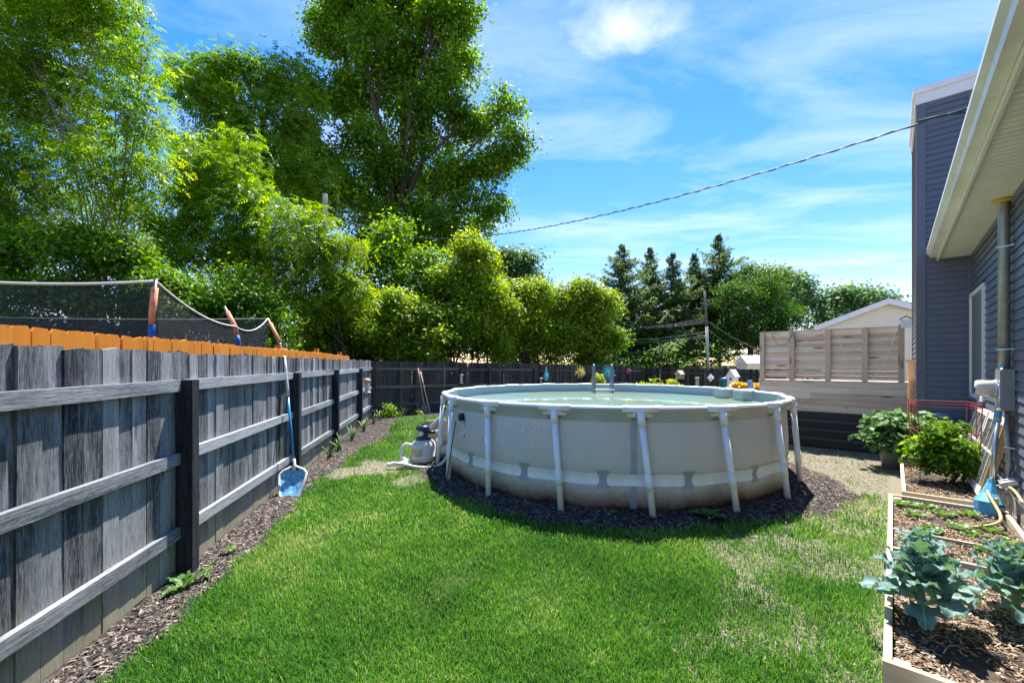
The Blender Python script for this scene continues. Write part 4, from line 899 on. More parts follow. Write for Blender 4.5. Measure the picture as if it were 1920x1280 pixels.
def tree(name, label, cat, base, lobes, clumps, lpc, size, cr, mat, seed, tb=.45, trunk_r=.18, bark='bark', group=None, stems=1, twig=.3, fork=.35, shell=.28, tvar=.22, aspect=.5, upw=.9, sub=.42, pin=False, shoots=0):
    base = Vector(base); o_ = thing(name, label, cat, base, 0, group); r = random.Random(seed)
    L2 = [((np.array(c)-np.array(base)), np.array(rr)) for c, rr in lobes]
    p, d, idx = crown_points(L2, clumps, seed, shell, sub)
    if shoots:                             # stray leafy shoots standing out of the outline
        rs_ = np.random.default_rng(seed+7); sp, sd2_, si = [], [], []
        for k in range(shoots):
            i = rs_.integers(len(L2)); dv = norm(rs_.normal(0, .7, 3)+np.array([0, 0, 1.0])); ln_ = .25+.35*rs_.random()
            for q in np.linspace(0, 1, 7): sp.append(L2[i][0]+dv*L2[i][1]*(.85+ln_*q)+rs_.normal(0, .03, 3)); sd2_.append(dv); si.append(i)
        p = np.concatenate([p, np.array(sp)]); d = np.concatenate([d, np.array(sd2_)]); idx = np.concatenate([idx, np.array(si)])
    p[:, 2] = np.maximum(p[:, 2], .15)
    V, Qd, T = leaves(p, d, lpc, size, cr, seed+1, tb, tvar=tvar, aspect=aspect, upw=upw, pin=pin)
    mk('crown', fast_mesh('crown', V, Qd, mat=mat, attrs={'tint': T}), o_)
    tk = MB(); cen = Vector(np.mean([l[0] for l in L2], 0)); low = min(l[0][2]-l[1][2] for l in L2)
    sts = []
    for s in range(stems):
        fz = max(.5, low+(cen.z-low)*fork)*r.uniform(.85, 1.1); b0 = Vector((r.uniform(-.4, .4)*(stems > 1), r.uniform(-.4, .4)*(stems > 1), -.1))
        f_ = Vector((cen.x*.35+r.uniform(-.3, .3)+b0.x*1.3, cen.y*.35+b0.y, fz)); rr = trunk_r/(stems**.5)
        tk.tube([b0, b0.lerp(f_, .35)+Vector((r.uniform(-.1, .1), 0, 0)), b0.lerp(f_, .7)+Vector((r.uniform(-.1, .1), 0, 0)), f_], [rr*1.25, rr, rr*.9, rr*.8], 8); sts.append((f_, rr*.75))
    for i, (c, rr) in enumerate(L2):
        f_, r0 = sts[i % len(sts)]; c = Vector(c); dlt = c-f_
        mid = f_+dlt*.5+Vector((r.uniform(-.1, .1)*dlt.length, r.uniform(-.1, .1)*dlt.length, .08*dlt.length))
        rl = r0*r.uniform(.4, .65); tip = c+Vector((0, 0, rr[2]*.5))
        tk.tube([f_, f_.lerp(mid, .5)+Vector((0, 0, .03*dlt.length)), mid, c, tip], [rl, rl*.85, rl*.7, rl*.45, rl*.12], 6)
        sel = np.where(idx == i)[0]; sel = sel[np.random.default_rng(seed+i).random(len(sel)) < twig]
        for k in sel[:60]:
            e = Vector(p[k]); s0 = mid.lerp(tip, r.uniform(.1, .9)) if r.random() < .7 else c
            m_ = s0.lerp(e, .5)+Vector((0, 0, r.uniform(-.05, .12)*(e-s0).length)); q_ = rl*.22
            tk.tube([s0, m_, e], [q_, q_*.6, q_*.2], 3, False)
    tk.build('trunk', M[bark], o_, True)
    return o_
def px_lobes(lst, Y, seed, dj=.6, zs=.9, kids=0):
    r = random.Random(seed); out = []
    if kids:                               # ragged outline: smaller boughs around every main one
        lst = [(px+r.uniform(-.2, .2)*rp, py+r.uniform(-.15, .2)*rp, rp*.7) for px, py, rp in lst]+[(px+math.cos(a)*rp*q_, py-math.sin(a)*rp*q_, rp*r.uniform(.25, .55)) for px, py, rp in lst for a, q_ in [(r.uniform(-.5, 3.6), r.uniform(.6, 1.15)) for _ in range(kids)]]
    for e in lst:
        px, py, rp = e[:3]; Yy = Y+(e[3] if len(e) > 3 else r.uniform(-dj, dj)); rr = rp/F*Yy; out.append((tuple(at(px, py, Yy)), (rr, rr*.95, rr*zs)))
    return out
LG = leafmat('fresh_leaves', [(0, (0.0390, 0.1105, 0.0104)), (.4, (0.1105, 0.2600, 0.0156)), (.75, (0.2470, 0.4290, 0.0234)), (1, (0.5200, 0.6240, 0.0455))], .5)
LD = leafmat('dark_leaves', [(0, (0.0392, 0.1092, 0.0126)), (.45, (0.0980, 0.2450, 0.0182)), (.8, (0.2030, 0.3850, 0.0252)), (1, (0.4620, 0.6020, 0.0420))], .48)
LY = leafmat('yellow_green_leaves', [(0, (0.0625, 0.1250, 0.0100)), (.4, (0.1625, 0.2937, 0.0150)), (.75, (0.3375, 0.4750, 0.0275)), (1, (0.6250, 0.6500, 0.0875))], .5)
LB = leafmat('blue_green_leaves', [(0, (0.0390, 0.1040, 0.0325)), (.5, (0.1105, 0.2340, 0.0715)), (1, (0.2860, 0.4420, 0.1560))], .42)
LS = leafmat('spruce_needles', [(0, (0.045, 0.095, 0.030)), (.5, (0.13, 0.225, 0.055)), (1, (0.30, 0.40, 0.10))], .42, .7, .15)
# big ash at the left
tree('ash_tree', 'tall open bright green tree with several thin stems at the far left', 'tree', (-11.3, 12.6, 0),
     px_lobes([(35, 60, 85), (130, 30, 80), (215, 20, 55), (60, 170, 90), (165, 130, 80), (265, 120, 48), (240, 220, 62), (120, 250, 85), (15, 300, 80), (190, 330, 75), (70, 390, 80), (285, 300, 35), (-60, 150, 110), (-50, 380, 110), (20, -60, 110), (140, -50, 90)], 12.6, 3, 1.6),
     3250, 35, .11, .27, LG, 101, .52, .13, 'bark_grey', stems=5, fork=.1, shell=.34, twig=.3, pin=True)
tree('sapling_tree', 'bright green young tree leaning over the trampoline, left of centre', 'tree', (-9.0, 15.2, 0),
     px_lobes([(405, 330, 62), (350, 400, 60), (455, 400, 62), (300, 470, 70), (395, 480, 70), (490, 470, 60), (540, 420, 42), (250, 400, 45), (440, 280, 40)], 15, 5, 1.0), 1900, 28, .12, .28, LG, 111, .52, .16, stems=3, fork=.05, pin=True)
tree('sapling_tree', 'bright yellowish-green young tree in front of the wooden utility pole', 'tree', (-6.2, 16.2, 0),
     px_lobes([(560, 470, 50), (610, 480, 52), (540, 540, 55), (630, 550, 55), (585, 410, 30), (650, 470, 28), (580, 590, 55), (500, 550, 45)], 16, 6, .8), 1400, 28, .12, .26, LY, 121, .46, .13, stems=2, fork=.05, pin=True)
for k, (lst, lab) in enumerate((([(-30, 500, 80), (50, 480, 70), (20, 590, 80)], 'dark shady shrub behind the trampoline net at the picture edge'), ([(130, 480, 65), (200, 470, 60), (160, 570, 75)], 'shady green shrub behind the white trampoline band'), ([(280, 560, 70), (340, 560, 70), (250, 500, 45)], 'dark shrub right behind the tallest trampoline pole'), ([(430, 560, 70), (480, 600, 70), (390, 600, 60)], 'dense shrub behind the sagging end of the trampoline net'))):
    tree('understory_shrub', lab, 'shrub', (*at(lst[1][0], 700, 11.4+k*.4).xy, 0), px_lobes(lst+[(lst[0][0]+40, 650, 70)], 11.4+k*.4, 30+k, .6), 1100, 20, .115, .2, LD if k != 1 else LG, 130+k, .42, .08, stems=3, fork=.05)
# broad dark trees behind
tree('walnut_tree', 'broad mid-height dark green tree left of the tallest tree', 'tree', (-18.3, 33, 0),
     px_lobes([(430, 150, 52), (380, 190, 50), (360, 270, 50), (450, 230, 60), (520, 150, 48), (550, 220, 55), (490, 310, 65), (400, 340, 60), (560, 330, 60), (350, 130, 28), (445, 110, 26)], 33, 7, 2), 1900, 28, .26, .5, LD, 141, .58, .5, twig=.2, pin=True)
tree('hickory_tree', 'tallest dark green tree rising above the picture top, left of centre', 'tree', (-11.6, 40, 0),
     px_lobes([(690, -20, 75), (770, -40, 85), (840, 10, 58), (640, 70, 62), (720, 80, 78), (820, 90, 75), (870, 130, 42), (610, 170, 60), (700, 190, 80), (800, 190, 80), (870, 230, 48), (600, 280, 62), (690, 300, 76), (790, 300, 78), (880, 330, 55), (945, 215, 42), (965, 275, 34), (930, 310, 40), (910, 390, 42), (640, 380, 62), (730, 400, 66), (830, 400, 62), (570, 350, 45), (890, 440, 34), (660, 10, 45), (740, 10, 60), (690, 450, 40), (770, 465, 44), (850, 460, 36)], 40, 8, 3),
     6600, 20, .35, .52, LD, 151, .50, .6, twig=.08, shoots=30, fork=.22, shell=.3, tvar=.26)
for k, dx_ in enumerate((-.0, 1.7)):
    pass
tree('maple_tree', 'mid-green tree filling the gap under the tallest tree', 'tree', (-6.2, 21, 0),
     px_lobes([(720, 500, 52), (690, 560, 55), (770, 545, 52), (740, 450, 38), (650, 600, 48), (800, 500, 34)], 21, 9, .8), 1000, 20, .21, .36, LG, 161, .40, .16, stems=2, fork=.05)
sh = [([(620, 600, 40), (660, 630, 38), (600, 650, 35)], 17.5, LY, 'rounded yellow-green shrub beside the end of the orange fence', .45),
      ([(745, 610, 42), (790, 625, 40), (715, 645, 36), (770, 655, 36)], 18.5, LY, 'rounded yellow-green shrub above the two long-handled tools', .55),
      ([(840, 560, 38), (860, 610, 44), (830, 650, 40)], 20, LY, 'dense shrub behind the bird feeder on the back fence', .42),
      ([(885, 480, 24), (893, 520, 32), (870, 545, 34), (915, 560, 38), (905, 610, 45), (900, 655, 38)], 21, LY, 'upright pale yellow-green shrub with a pointed top against the sky', .62),
      ([(955, 560, 36), (970, 610, 46), (985, 655, 40), (1000, 570, 28)], 22.5, LY, 'yellow-green vine covered shrub right of the pointed one', .5),
      ([(1050, 590, 44), (1095, 590, 44), (1040, 640, 46), (1100, 640, 46), (1075, 560, 26), (1125, 575, 20)], 24.5, LY, 'large round yellow-green shrub closing the thicket on the right', .56),
      ([(1130, 650, 28), (1110, 670, 26)], 25.5, LG, 'small bright shrub at the right foot of the thicket', .55)]
for k, (lst, Y, mt, lab, tb) in enumerate(sh):
    tree('thicket_shrub', lab, 'shrub', (*at(lst[-1][0], 700, Y).xy, -.1), px_lobes(lst, Y, 200+k, .9, .9, 6), 420*len(lst) // 2, 18, .17, .30, mt, 210+k, tb-.08, .09, shoots=22*len(lst), sub=.5, stems=3, fork=.05, group='shrubs behind the back fence')
for k, (lst, Y, lab) in enumerate((([(640, 640, 44), (700, 625, 46), (690, 670, 40), (610, 670, 40)], 20.5, 'dark green shrub filling the thicket left of the garden tools'), ([(800, 600, 46), (820, 650, 46), (770, 670, 42), (850, 590, 40)], 23, 'dark green shrub filling the thicket left of the pointed shrub'), ([(930, 600, 46), (1010, 615, 50), (960, 660, 44), (1030, 665, 44), (1000, 560, 26)], 26.5, 'dark green shrub filling the thicket behind the pineapple ornament'))):
    tree('thicket_shrub', lab, 'shrub', (*at(lst[1][0], 700, Y).xy, -.1), px_lobes(lst, Y, 220+k, .8, .9, 5), 950, 18, .19, .32, LD if k != 1 else LG, 224+k, .45, .09, stems=3, fork=.05, group='shrubs behind the back fence', shoots=24, sub=.5)
tree('distant_tree', 'hazy blue-green tree rising behind the thicket left of the open sky', 'tree', (*at(960, 700, 40).xy, -.2),
     px_lobes([(945, 500, 30), (975, 495, 28), (985, 530, 30), (930, 540, 34), (1005, 555, 18)], 40, 230, 1.2), 700, 18, .36, .6, LB, 231, .45, .3)
# spruces
def spruce(label, px, top, Y, wpx, seed, low=.12):
    r = np.random.default_rng(seed); b = at(px, 700, Y); H = at(px, top, Y).z+.2; W = wpx/F*Y
    o_ = thing('spruce_tree', label, 'tree', (b.x, b.y, -.2), 0, 'spruces beyond the back fence')
    MB().tube([(0, 0, -.1), (.05, 0, H*.5), (0, 0, H)], [.28, .16, .02], 8).build('trunk', M['bark'], o_, True)
    Vv, Tt = [], []; br = MB()
    z = H*low
    while z < H-.05:
        f_ = (z-H*low)/(H*(1-low)); rad = W*3.3*(1-f_)**.95*(.45+.6*r.random())+.06; nb = int(5+3*r.random())
        for k in range(nb):
            if r.random() < .12: continue
            az = r.random()*6.283; rl = rad*(.6+.5*r.random()); dr = .25-.45*(1-f_)+.1*r.normal()
            d_ = np.array([math.cos(az), math.sin(az)]); ns = max(4, int(rl/.16))
            for s in range(ns):
                q = (s+.6)/ns; c = np.array([d_[0]*rl*q, d_[1]*rl*q, z+rl*q*dr+.25*rl*q*q]); wsp = .30*rl*(1.05-q)*q*2
                for m_ in range(3+int(4*q)):
                    lat = (r.random()*2-1)*wsp; sa = az+(1 if lat > 0 else -1)*(.25+.6*r.random()); ln = (.34+.25*(1-q))*(.7+.6*r.random())*(.4+.6*(1-f_)**.6)
                    c2 = c+np.array([-d_[1]*lat, d_[0]*lat, -.12*abs(lat)+.08*r.normal()]); e = np.array([math.cos(sa)*ln, math.sin(sa)*ln, -ln*(.15+.55*r.random())]); w_ = (.065+.05*r.random())*(.5+.5*(1-f_)**.5)
                    s2 = np.array([-math.sin(sa)*w_, math.cos(sa)*w_, .5*w_*r.normal()])
                    Vv += [c2, c2+e*.4+s2, c2+e, c2+e*.4-s2]; Tt += [np.clip(.40+.22*q+.2*r.normal(), 0, 1)]*4
            br.tube([(0, 0, z), (d_[0]*rl*.5, d_[1]*rl*.5, z+rl*.5*dr+.06*rl), (d_[0]*rl, d_[1]*rl, z+rl*dr+.25*rl)], [.035, .022, .008], 3, False)
        z += (.17+.16*r.random())*(.7+.5*(1-f_))
    V = np.array(Vv); mk('crown', fast_mesh('crown', V, np.arange(len(V)).reshape(-1, 4), mat=LS, attrs={'tint': Tt}), o_)
    br.build('branches', M['bark'], o_)
for k, a in enumerate(((1165, 458, 44, 56, 'broadest spruce, leftmost of the row against the sky'), (1219, 463, 45, 34, 'slim spruce, second from the left in the row'), (1262, 472, 44, 34, 'spruce with a thin crown, third from the left'), (1302, 475, 46, 30, 'sparse spruce just left of the tallest one'), (1347, 438, 45, 42, 'tallest spruce, at the right end of the row'))):
    spruce(a[4], a[0], a[1], a[2], a[3], 250+k, [.10, .2, .12, .22, .25][k])
tree('cypress_tree', 'dense olive-green evergreen mass right of the tallest spruce', 'tree', (*at(1405, 700, 40).xy, -.2), px_lobes([(1385, 560, 36), (1420, 540, 40), (1440, 590, 44), (1395, 620, 42), (1430, 640, 40), (1400, 510, 16), (1470, 610, 36), (1480, 650, 30)], 40, 260, 1.5), 1700, 20, .26, .42, LD, 261, .16, .3, upw=.5, aspect=.32)
tree('round_tree', 'rounded mid-green tree behind the dense evergreens', 'tree', (*at(1465, 700, 52).xy, -.2), px_lobes([(1450, 535, 34), (1485, 530, 32), (1500, 560, 26), (1425, 525, 26), (1465, 570, 40)], 52, 262, 1.5), 800, 18, .42, .65, LB, 263, .62, .35)
tree('round_tree', 'loose blue-green tree behind the beige gable', 'tree', (*at(1600, 700, 50).xy, -.2), px_lobes([(1560, 575, 40), (1600, 562, 34), (1640, 562, 32), (1610, 605, 50), (1545, 610, 34), (1660, 590, 26)], 50, 264, 1.5), 1000, 18, .40, .65, LB, 265, .5, .35)
# the wood beyond, one continuous mass
p = []; r = np.random.default_rng(77)
for k in range(3400):
    px = r.uniform(-350, 1560); Y = r.uniform(34, 62); top = (600 if px < 900 else 668)+22*np.sin(px*.013)+12*np.sin(px*.041); py = r.uniform(min(top, 680), 700); p.append(at(px, py, Y))
p = np.array(p); p[:, 2] = np.maximum(p[:, 2], 0)
V, Qd, T = leaves(p, np.tile([0, -.5, .5], (len(p), 1)), 18, .22, .5, 78, .36)
tag(mk('far_woods', fast_mesh('far_woods', V, Qd, mat=LD, attrs={'tint': T})), 'distant leafy undergrowth closing the view beyond the fences', 'woods', kind='stuff')
# potted bush and tomato
tp = bedp(C1, 1.03, .42, .15)
tree('tomato_plant', 'bushy green tomato plant inside the red wire cage', 'tomato plant', tuple(tp), [((tp.x, tp.y, .62), (.30, .30, .30)), ((tp.x-.18, tp.y+.05, .50), (.22, .22, .22)), ((tp.x+.18, tp.y-.02, .48), (.26, .24, .26)), ((tp.x, tp.y, .82), (.18, .18, .16)), ((tp.x+.05, tp.y-.12, .36), (.28, .24, .2))], 330, 16, .075, .05, LG, 281, .45, .02, 'bark', fork=.3)
bp = at(1690, 850, 7.05)
pot = thing('planter_pot', 'grey plastic pot under the round leafy bush beside the far bed', 'pot', (bp.x-.12, bp.y+.0, 0))
MB().lathe([(.15, 0), (.19, .24), (.2, .28), (.215, .28), (.215, .32), (.19, .32), (.18, .27), (.17, .265)], (0, 0, 0), 24).build('shell', plain('grey_pot', (.13, .15, .15), .5, .1, 8), pot, True)
MB().lathe([(.18, .27), (.001, .28)], (0, 0, 0), 20).build('soil', M['soil'], pot)
tree('potted_bush', 'round blue-green leafy bush spilling over its grey pot', 'bush', (bp.x-.12, bp.y, .27), [((bp.x-.1, bp.y, .58), (.42, .38, .30)), ((bp.x+.35, bp.y+.05, .60), (.36, .34, .30)), ((bp.x+.12, bp.y, .74), (.34, .3, .2)), ((bp.x+.45, bp.y-.1, .35), (.3, .28, .2)), ((bp.x-.25, bp.y-.12, .45), (.26, .24, .22)), ((bp.x+.15, bp.y-.25, .35), (.25, .2, .2))], 520, 9, .115, .06, LB, 285, .5, .02, fork=.3, aspect=.7)
# ------------------------------------------------------------------ trampoline behind the orange fence
tramp = thing('trampoline', 'old trampoline with sagging black safety net and orange sleeved poles', 'trampoline')
P1, P2, P3 = at(292, 527, 5.0), at(421, 575, 7.6), at(502, 597, 9.0)
orange = plain('faded_orange_sleeve', (.80, .27, .13), .7, .2, 14); blue = plain('blue_sleeve', (.02, .09, .34), .6, .2, 10)
def pole(top, mid, low, bot):
    pl = MB().tube([bot, low, mid, top], .019, 8).build('pole', M['galv'], tramp, True)
    MB().tube([mid.lerp(top, .75), mid, mid.lerp(low, .6)], .036, 10).build('orange_sleeve', orange, pl, True)
    MB().tube([mid.lerp(low, .6), low, bot], .038, 10).build('blue_sleeve', blue, pl, True)
pole(P1+Vector((0, 0, .02)), at(286, 583, 5.0), at(285, 625, 5.0), Vector((at(285, 700, 5.0).x, 5.0, 0)))
pole(P2, at(441, 612, 7.6), at(447, 640, 7.6), Vector((at(448, 700, 7.6).x, 7.6, 0)))
pole(P3, at(520, 632, 9.0), at(526, 650, 9.0), Vector((at(526, 700, 9.0).x, 9.0, 0)))
P0 = at(-160, 520, 4.3); P4 = at(-150, 590, 9.5)
pole(P0, P0-Vector((0, 0, .5)), P0-Vector((0, 0, .9)), Vector((P0.x, P0.y, 0))); pole(P4, P4-Vector((0, 0, .5)), P4-Vector((0, 0, .9)), Vector((P4.x, P4.y, 0)))
nm_, t, b, o = newmat('black_safety_net'); b.inputs['Base Color'].default_value = (.022, .022, .025, 1); b.inputs['Roughness'].default_value = .7
tr = N(t, 'ShaderNodeBsdfTransparent'); ms_ = N(t, 'ShaderNodeMixShader'); tc = N(t, 'ShaderNodeTexCoord'); nn = N(t, 'ShaderNodeTexNoise', Scale=3, Detail=3); L(t, tc.outputs['Object'], nn.inputs['Vector'])
mr = N(t, 'ShaderNodeMapRange'); mr.inputs['To Min'].default_value = .66; mr.inputs['To Max'].default_value = .34; L(t, nn.outputs['Fac'], mr.inputs['Value']); L(t, mr.outputs[0], ms_.inputs[0])
L(t, b.outputs[0], ms_.inputs[1]); L(t, tr.outputs[0], ms_.inputs[2]); L(t, ms_.outputs[0], o.inputs[0])
def netpanel(top, zb, rip=.05, seed=0):
    V = []; r = random.Random(seed); m = 8
    for i, p in enumerate(top):
        for k in range(m+1):
            f_ = k/m; q = Vector((p.x+math.sin(i*.9+f_*3)*rip*f_, p.y+math.cos(i*1.3)*rip*f_, p.z+(zb-p.z)*f_)); V.append(q)
    Fc = [(i*(m+1)+k, (i+1)*(m+1)+k, (i+1)*(m+1)+k+1, i*(m+1)+k+1) for i in range(len(top)-1) for k in range(m)]
    MB().add(V, Fc).build('safety_net', nm_, tramp, True)
def sag(a, b_, s, n=14): return [a.lerp(b_, k/n)-Vector((0, 0, 4*s*(k/n)*(1-k/n))) for k in range(n+1)]
e1 = sag(P0, P1, .05); e2 = sag(P1, at(440, 611, 7.5), .12); e3 = sag(at(440, 611, 7.5), P3, .16); e4 = sag(P3, P4, .05)
for e, zb, sd_ in ((e1, 1.0, 1), (e2+e3[1:], 1.0, 2), (e4, 1.0, 3)): netpanel(e, zb, .05, sd_)
band = plain('cream_band', (.74, .68, .56), .7, .12, 10)
for e, rr in ((e1, .017), (e2, .013), (e3, .011), (e4, .007)): MB().tube(e, rr, 6).build('net_band', band, tramp, True)
cx = sum((q.x for q in (P0, P1, P2, P3, P4)))/5; cy = sum((q.y for q in (P0, P1, P2, P3, P4)))/5
ringp = [Vector((cx+2.3*math.cos(2*math.pi*k/28), cy+2.2*math.sin(2*math.pi*k/28), .95)) for k in range(29)]
MB().tube(ringp, .025, 8).build('frame_ring', M['galv'], tramp, True)
MB().add([(p.x, p.y, .94) for p in ringp[:-1]], [tuple(range(28))]).build('jump_mat', M['black'], tramp)
for k in (2, 9, 16, 23): MB().tube([ringp[k], Vector((ringp[k].x, ringp[k].y, 0))], .025, 6).build('leg', M['galv'], tramp)

# ------------------------------------------------------------------ leaf net leaning on the fence
top, foot = at(533, 668, 6.05), at(551, 876, 6.0)
a_, b_ = Vector((-3.17, 6.05, 1.80)), Vector((-2.98, 5.83, .27))
a_ = at(533, 667, 5.95); b_ = at(552, 874, 5.72)
ln = thing('leaf_net', 'blue pole leaf skimmer net leaning against the fence post', 'skimmer net', (b_.x, b_.y, 0)); lb = Vector((b_.x, b_.y, 0))
A2, B2 = a_-lb, b_-lb
MB().tube([B2, A2.lerp(B2, .38)], .0165, 10).build('pole', M['blue_pole'], ln, True)
MB().tube([A2.lerp(B2, .37), A2.lerp(B2, .30), A2.lerp(B2, .14), A2], [.024, .02, .021, .019], 10).build('grip', plain('chalky_grip', (.70, .69, .66), .6, .12, 16), ln, True)
hd = (B2-A2).normalized(); bot = B2+Vector((.04, -.20, -.29)); ax = (bot-B2).normalized(); sx_ = Vector((1, .12, 0)); sx_ = (sx_-ax*sx_.dot(ax)).normalized(); nn_ = sx_.cross(ax).normalized()
LN = .44
def hp(x_, y_): return B2+sx_*x_+ax*y_
outl = [(-.02, .0), (-.13, .055), (-.165, .10), (-.165, .16), (-.13, .34), (-.10, .415), (-.06, .435), (.10, .43), (.135, .40), (.165, .16), (.165, .10), (.13, .055), (.02, .0)]
MB().tube([hp(*q) for q in outl]+[hp(*outl[0])], .017, 8).build('net_frame', M['white'], ln, True)
MB().tube([B2-hd*.05+Vector((0, 0, .05)), B2, hp(0, .06)], [.02, .022, .025], 8).build('socket', M['white'], ln, True)
nmat, t, b, o = newmat('pale_blue_net'); b.inputs['Base Color'].default_value = (.10, .42, .68, 1); b.inputs['Roughness'].default_value = .6
nz_ = N(t, 'ShaderNodeTexNoise', Scale=30, Detail=5); tc = N(t, 'ShaderNodeTexCoord'); L(t, tc.outputs['Object'], nz_.inputs['Vector']); cr_ = N(t, 'ShaderNodeValToRGB'); e = cr_.color_ramp.elements; e[0].position = .4; e[0].color = (.05, .34, .62, 1); e[1].position = .72; e[1].color = (.42, .68, .80, 1); L(t, nz_.outputs['Fac'], cr_.inputs[0]); L(t, cr_.outputs[0], b.inputs['Base Color'])
V = [hp(x_*.95, .05+(y_-.05)*.97 if y_ > .05 else .05) for x_, y_ in outl]; c_ = hp(0, .24)+nn_*.03
MB().add(V+[c_], [(i, (i+1) % len(V), len(V)) for i in range(len(V))]).build('net', nmat, ln)

# ------------------------------------------------------------------ sand filter with hoses, timber beside it
fp = at(797, 868, F*(CAM_Z-.03)/(868-HY)); fp = Vector((-1.50, 7.25, .03))
sf = thing('sand_filter', 'cream sand filter tank with dark blue valve head beside the pool', 'pool filter', tuple(fp))
tankm = plain('cream_tank', (.66, .65, .58), .4, .08, 5)
MB().lathe([(.14, 0), (.19, .04), (.215, .10), (.215, .12), (.22, .125), (.22, .145), (.213, .15), (.21, .30), (.19, .36), (.14, .405), (.09, .425)], (0, 0, 0), 28).build('tank', tankm, sf, True)
MB().lathe([(.216, .16), (.216, .27)], (0, 0, 0), 14, R(215), R(275), cap=False).build('sticker', plain('tan_sticker', (.42, .37, .24), .5, .25, 20), sf)
vh = MB().lathe([(.135, .42), (.135, .445), (.08, .45), (.085, .56), (.105, .57), (.105, .63), (.06, .65), (.001, .655)], (0, 0, 0), 20).build('valve_head', M['navy'], sf, True)
MB().tube([(-.02, -.02, .665), (.09, .03, .70), (.16, .05, .69)], .012, 6).build('handle', M['navy'], vh, True)
MB().tube([(-.02, -.08, .52), (-.03, -.125, .52)], .042, 14).build('gauge', M['white'], vh, True)
MB().tube([(.06, 0, .53), (.2, .02, .53)], .03, 8).build('port', M['navy'], vh, True)
MB().tube([(-.06, -.0, .60), (-.13, -.02, .60)], .03, 8).build('port', M['navy'], vh, True)
hose = plain('white_hose', (.72, .73, .71), .45, .08, 40)
for pts, lab in (([(-.2, 0, .31), (-.30, -.02, .33), (-.36, -.05, .26), (-.36, -.10, .15), (-.25, -.16, .09), (-.22, -.18, .07)], 'white filter hose looping from the tank side to the ground'),
                 ([(-.45, -.28, .07), (-.25, -.33, .06), (0, -.40, .03), (.25, -.42, .04), (.42, -.42, .14), (.56, -.42, .40), (.68, -.43, .70), (.80, -.50, .90)], 'long white filter hose curving from the ground up to the pool wall'),
                 ([(.10, .0, .60), (.22, -.02, .72), (.38, -.02, .86), (.50, .0, .92)], 'white filter hose rising from the valve head behind the pool leg'),
                 ([(.19, .02, .53), (.3, .03, .55), (.42, .05, .48), (.46, .05, .2)], 'short grey hose on the right port of the filter valve')):
    h_ = thing('filter_hose', lab, 'hose', tuple(fp)); r = random.Random(3)
    S_ = spline(pts); MB().tube(S_, [.026+.002*(k % 2) for k in range(len(S_))], 9).build('tube', hose, h_, True)
vt = thing('hose_valve', 'white plastic hose valve lying on the grass left of the filter', 'valve', tuple(fp+Vector((-.34, -.24, .05))))
MB().tube([(-.16, -.06, 0), (.14, -.03, .01)], .03, 10).tube([(-.02, -.04, 0), (.1, .07, .03)], .028, 10).build('body', M['white_pvc'], vt, True)
MB().tube([(-.15, -.06, 0), (-.19, -.065, 0)], .036, 10).build('cap', M['white_pvc'], vt, True)
MB().tube([(.12, .06, .035), (.14, .1, .04)], .036, 10).build('nut', M['white_pvc'], vt, True)
pm_ = thing('filter_pump', 'small cream pump housing between the filter tank and the pool', 'pump', tuple(fp+Vector((.27, .12, 0))))
MB().tube([(-.02, 0, .2), (.22, 0, .2)], .10, 16).build('motor', tankm, pm_, True); MB().span(-.04, .22, -.08, .08, 0, .08).build('base', M['black'], pm_)
MB().lathe([(.07, .2), (.07, .36), (.08, .37), (.08, .40), (.001, .405)], (.0, 0, 0), 16).build('strainer', tankm, pm_, True)
tb_ = thing('timber_crib', 'stack of yellowish timber planks behind the sand filter', 'timber stack', (-1.42, 8.15, 0), R(12))
for k in range(4): MB().span(-.22, .62, -.02+.006*k, .03+.006*k, .02+.158*k, .02+.158*k+.15).build('plank', M['palletwood'], tb_)
MB().span(-.2, -.11, .06, .15, 0, .63).build('stake', M['palletwood'], tb_); MB().span(.5, .59, .06, .15, 0, .63).build('stake', M['palletwood'], tb_)
# black cable from the inlet to the mulch
cb_ = thing('black_cord', 'thin black cord hanging down the pool wall beside the second leg', 'cord')
q0 = Vector((PC.x, PC.y, 0))+pp(2.80, pa(1)+R(6), .93)
MB().tube([q0, q0+Vector((-.05, -.06, -.35)), q0+Vector((-.10, -.06, -.7)), q0+Vector((-.14, -.03, -.86))], .007, 5).build('cord', M['rope'], cb_)

# ------------------------------------------------------------------ tools, feeders and ornaments on the back fence
def bfp(px, py, off=.10):
    k = (px-960)/F; t_ = (k*FB.y-FB.x)/(BD.x-k*BD.y); p = FB+BD*t_+Vector((BD.y, -BD.x))*off; return Vector((p.x, p.y, CAM_Z+(HY-py)/F*p.y))
CD2 = (GC-GB).normalized()
def cfp(px, py, off=.10):
    k = (px-960)/F; t_ = (k*GB.y-GB.x)/(CD2.x-k*CD2.y); p = GB+CD2*t_+Vector((CD2.y, -CD2.x))*off; return Vector((p.x, p.y, CAM_Z+(HY-py)/F*p.y))
RB = math.atan2(BD.y, BD.x); RC = math.atan2(CD2.y, CD2.x)
t0, f0 = bfp(781, 690, .12), bfp(787, 770, .35); sv = thing('shovel', 'shovel with brown wooden handle leaning on the back fence', 'shovel', (f0.x, f0.y, 0))
dd = t0-Vector((f0.x, f0.y, 0)); sh_ = MB().tube([Vector((0, 0, .32)), dd], .019, 8).build('handle', M['terracotta'], sv, True)
MB().prism([(-.10, .30), (-.115, .12), (-.07, .03), (0, .0), (.07, .03), (.115, .12), (.10, .30), (.03, .33), (-.03, .33)], .012).build('blade', plain('blue_grey_steel', (.16, .20, .30), .35, .3, 8, metal=.6), sv)
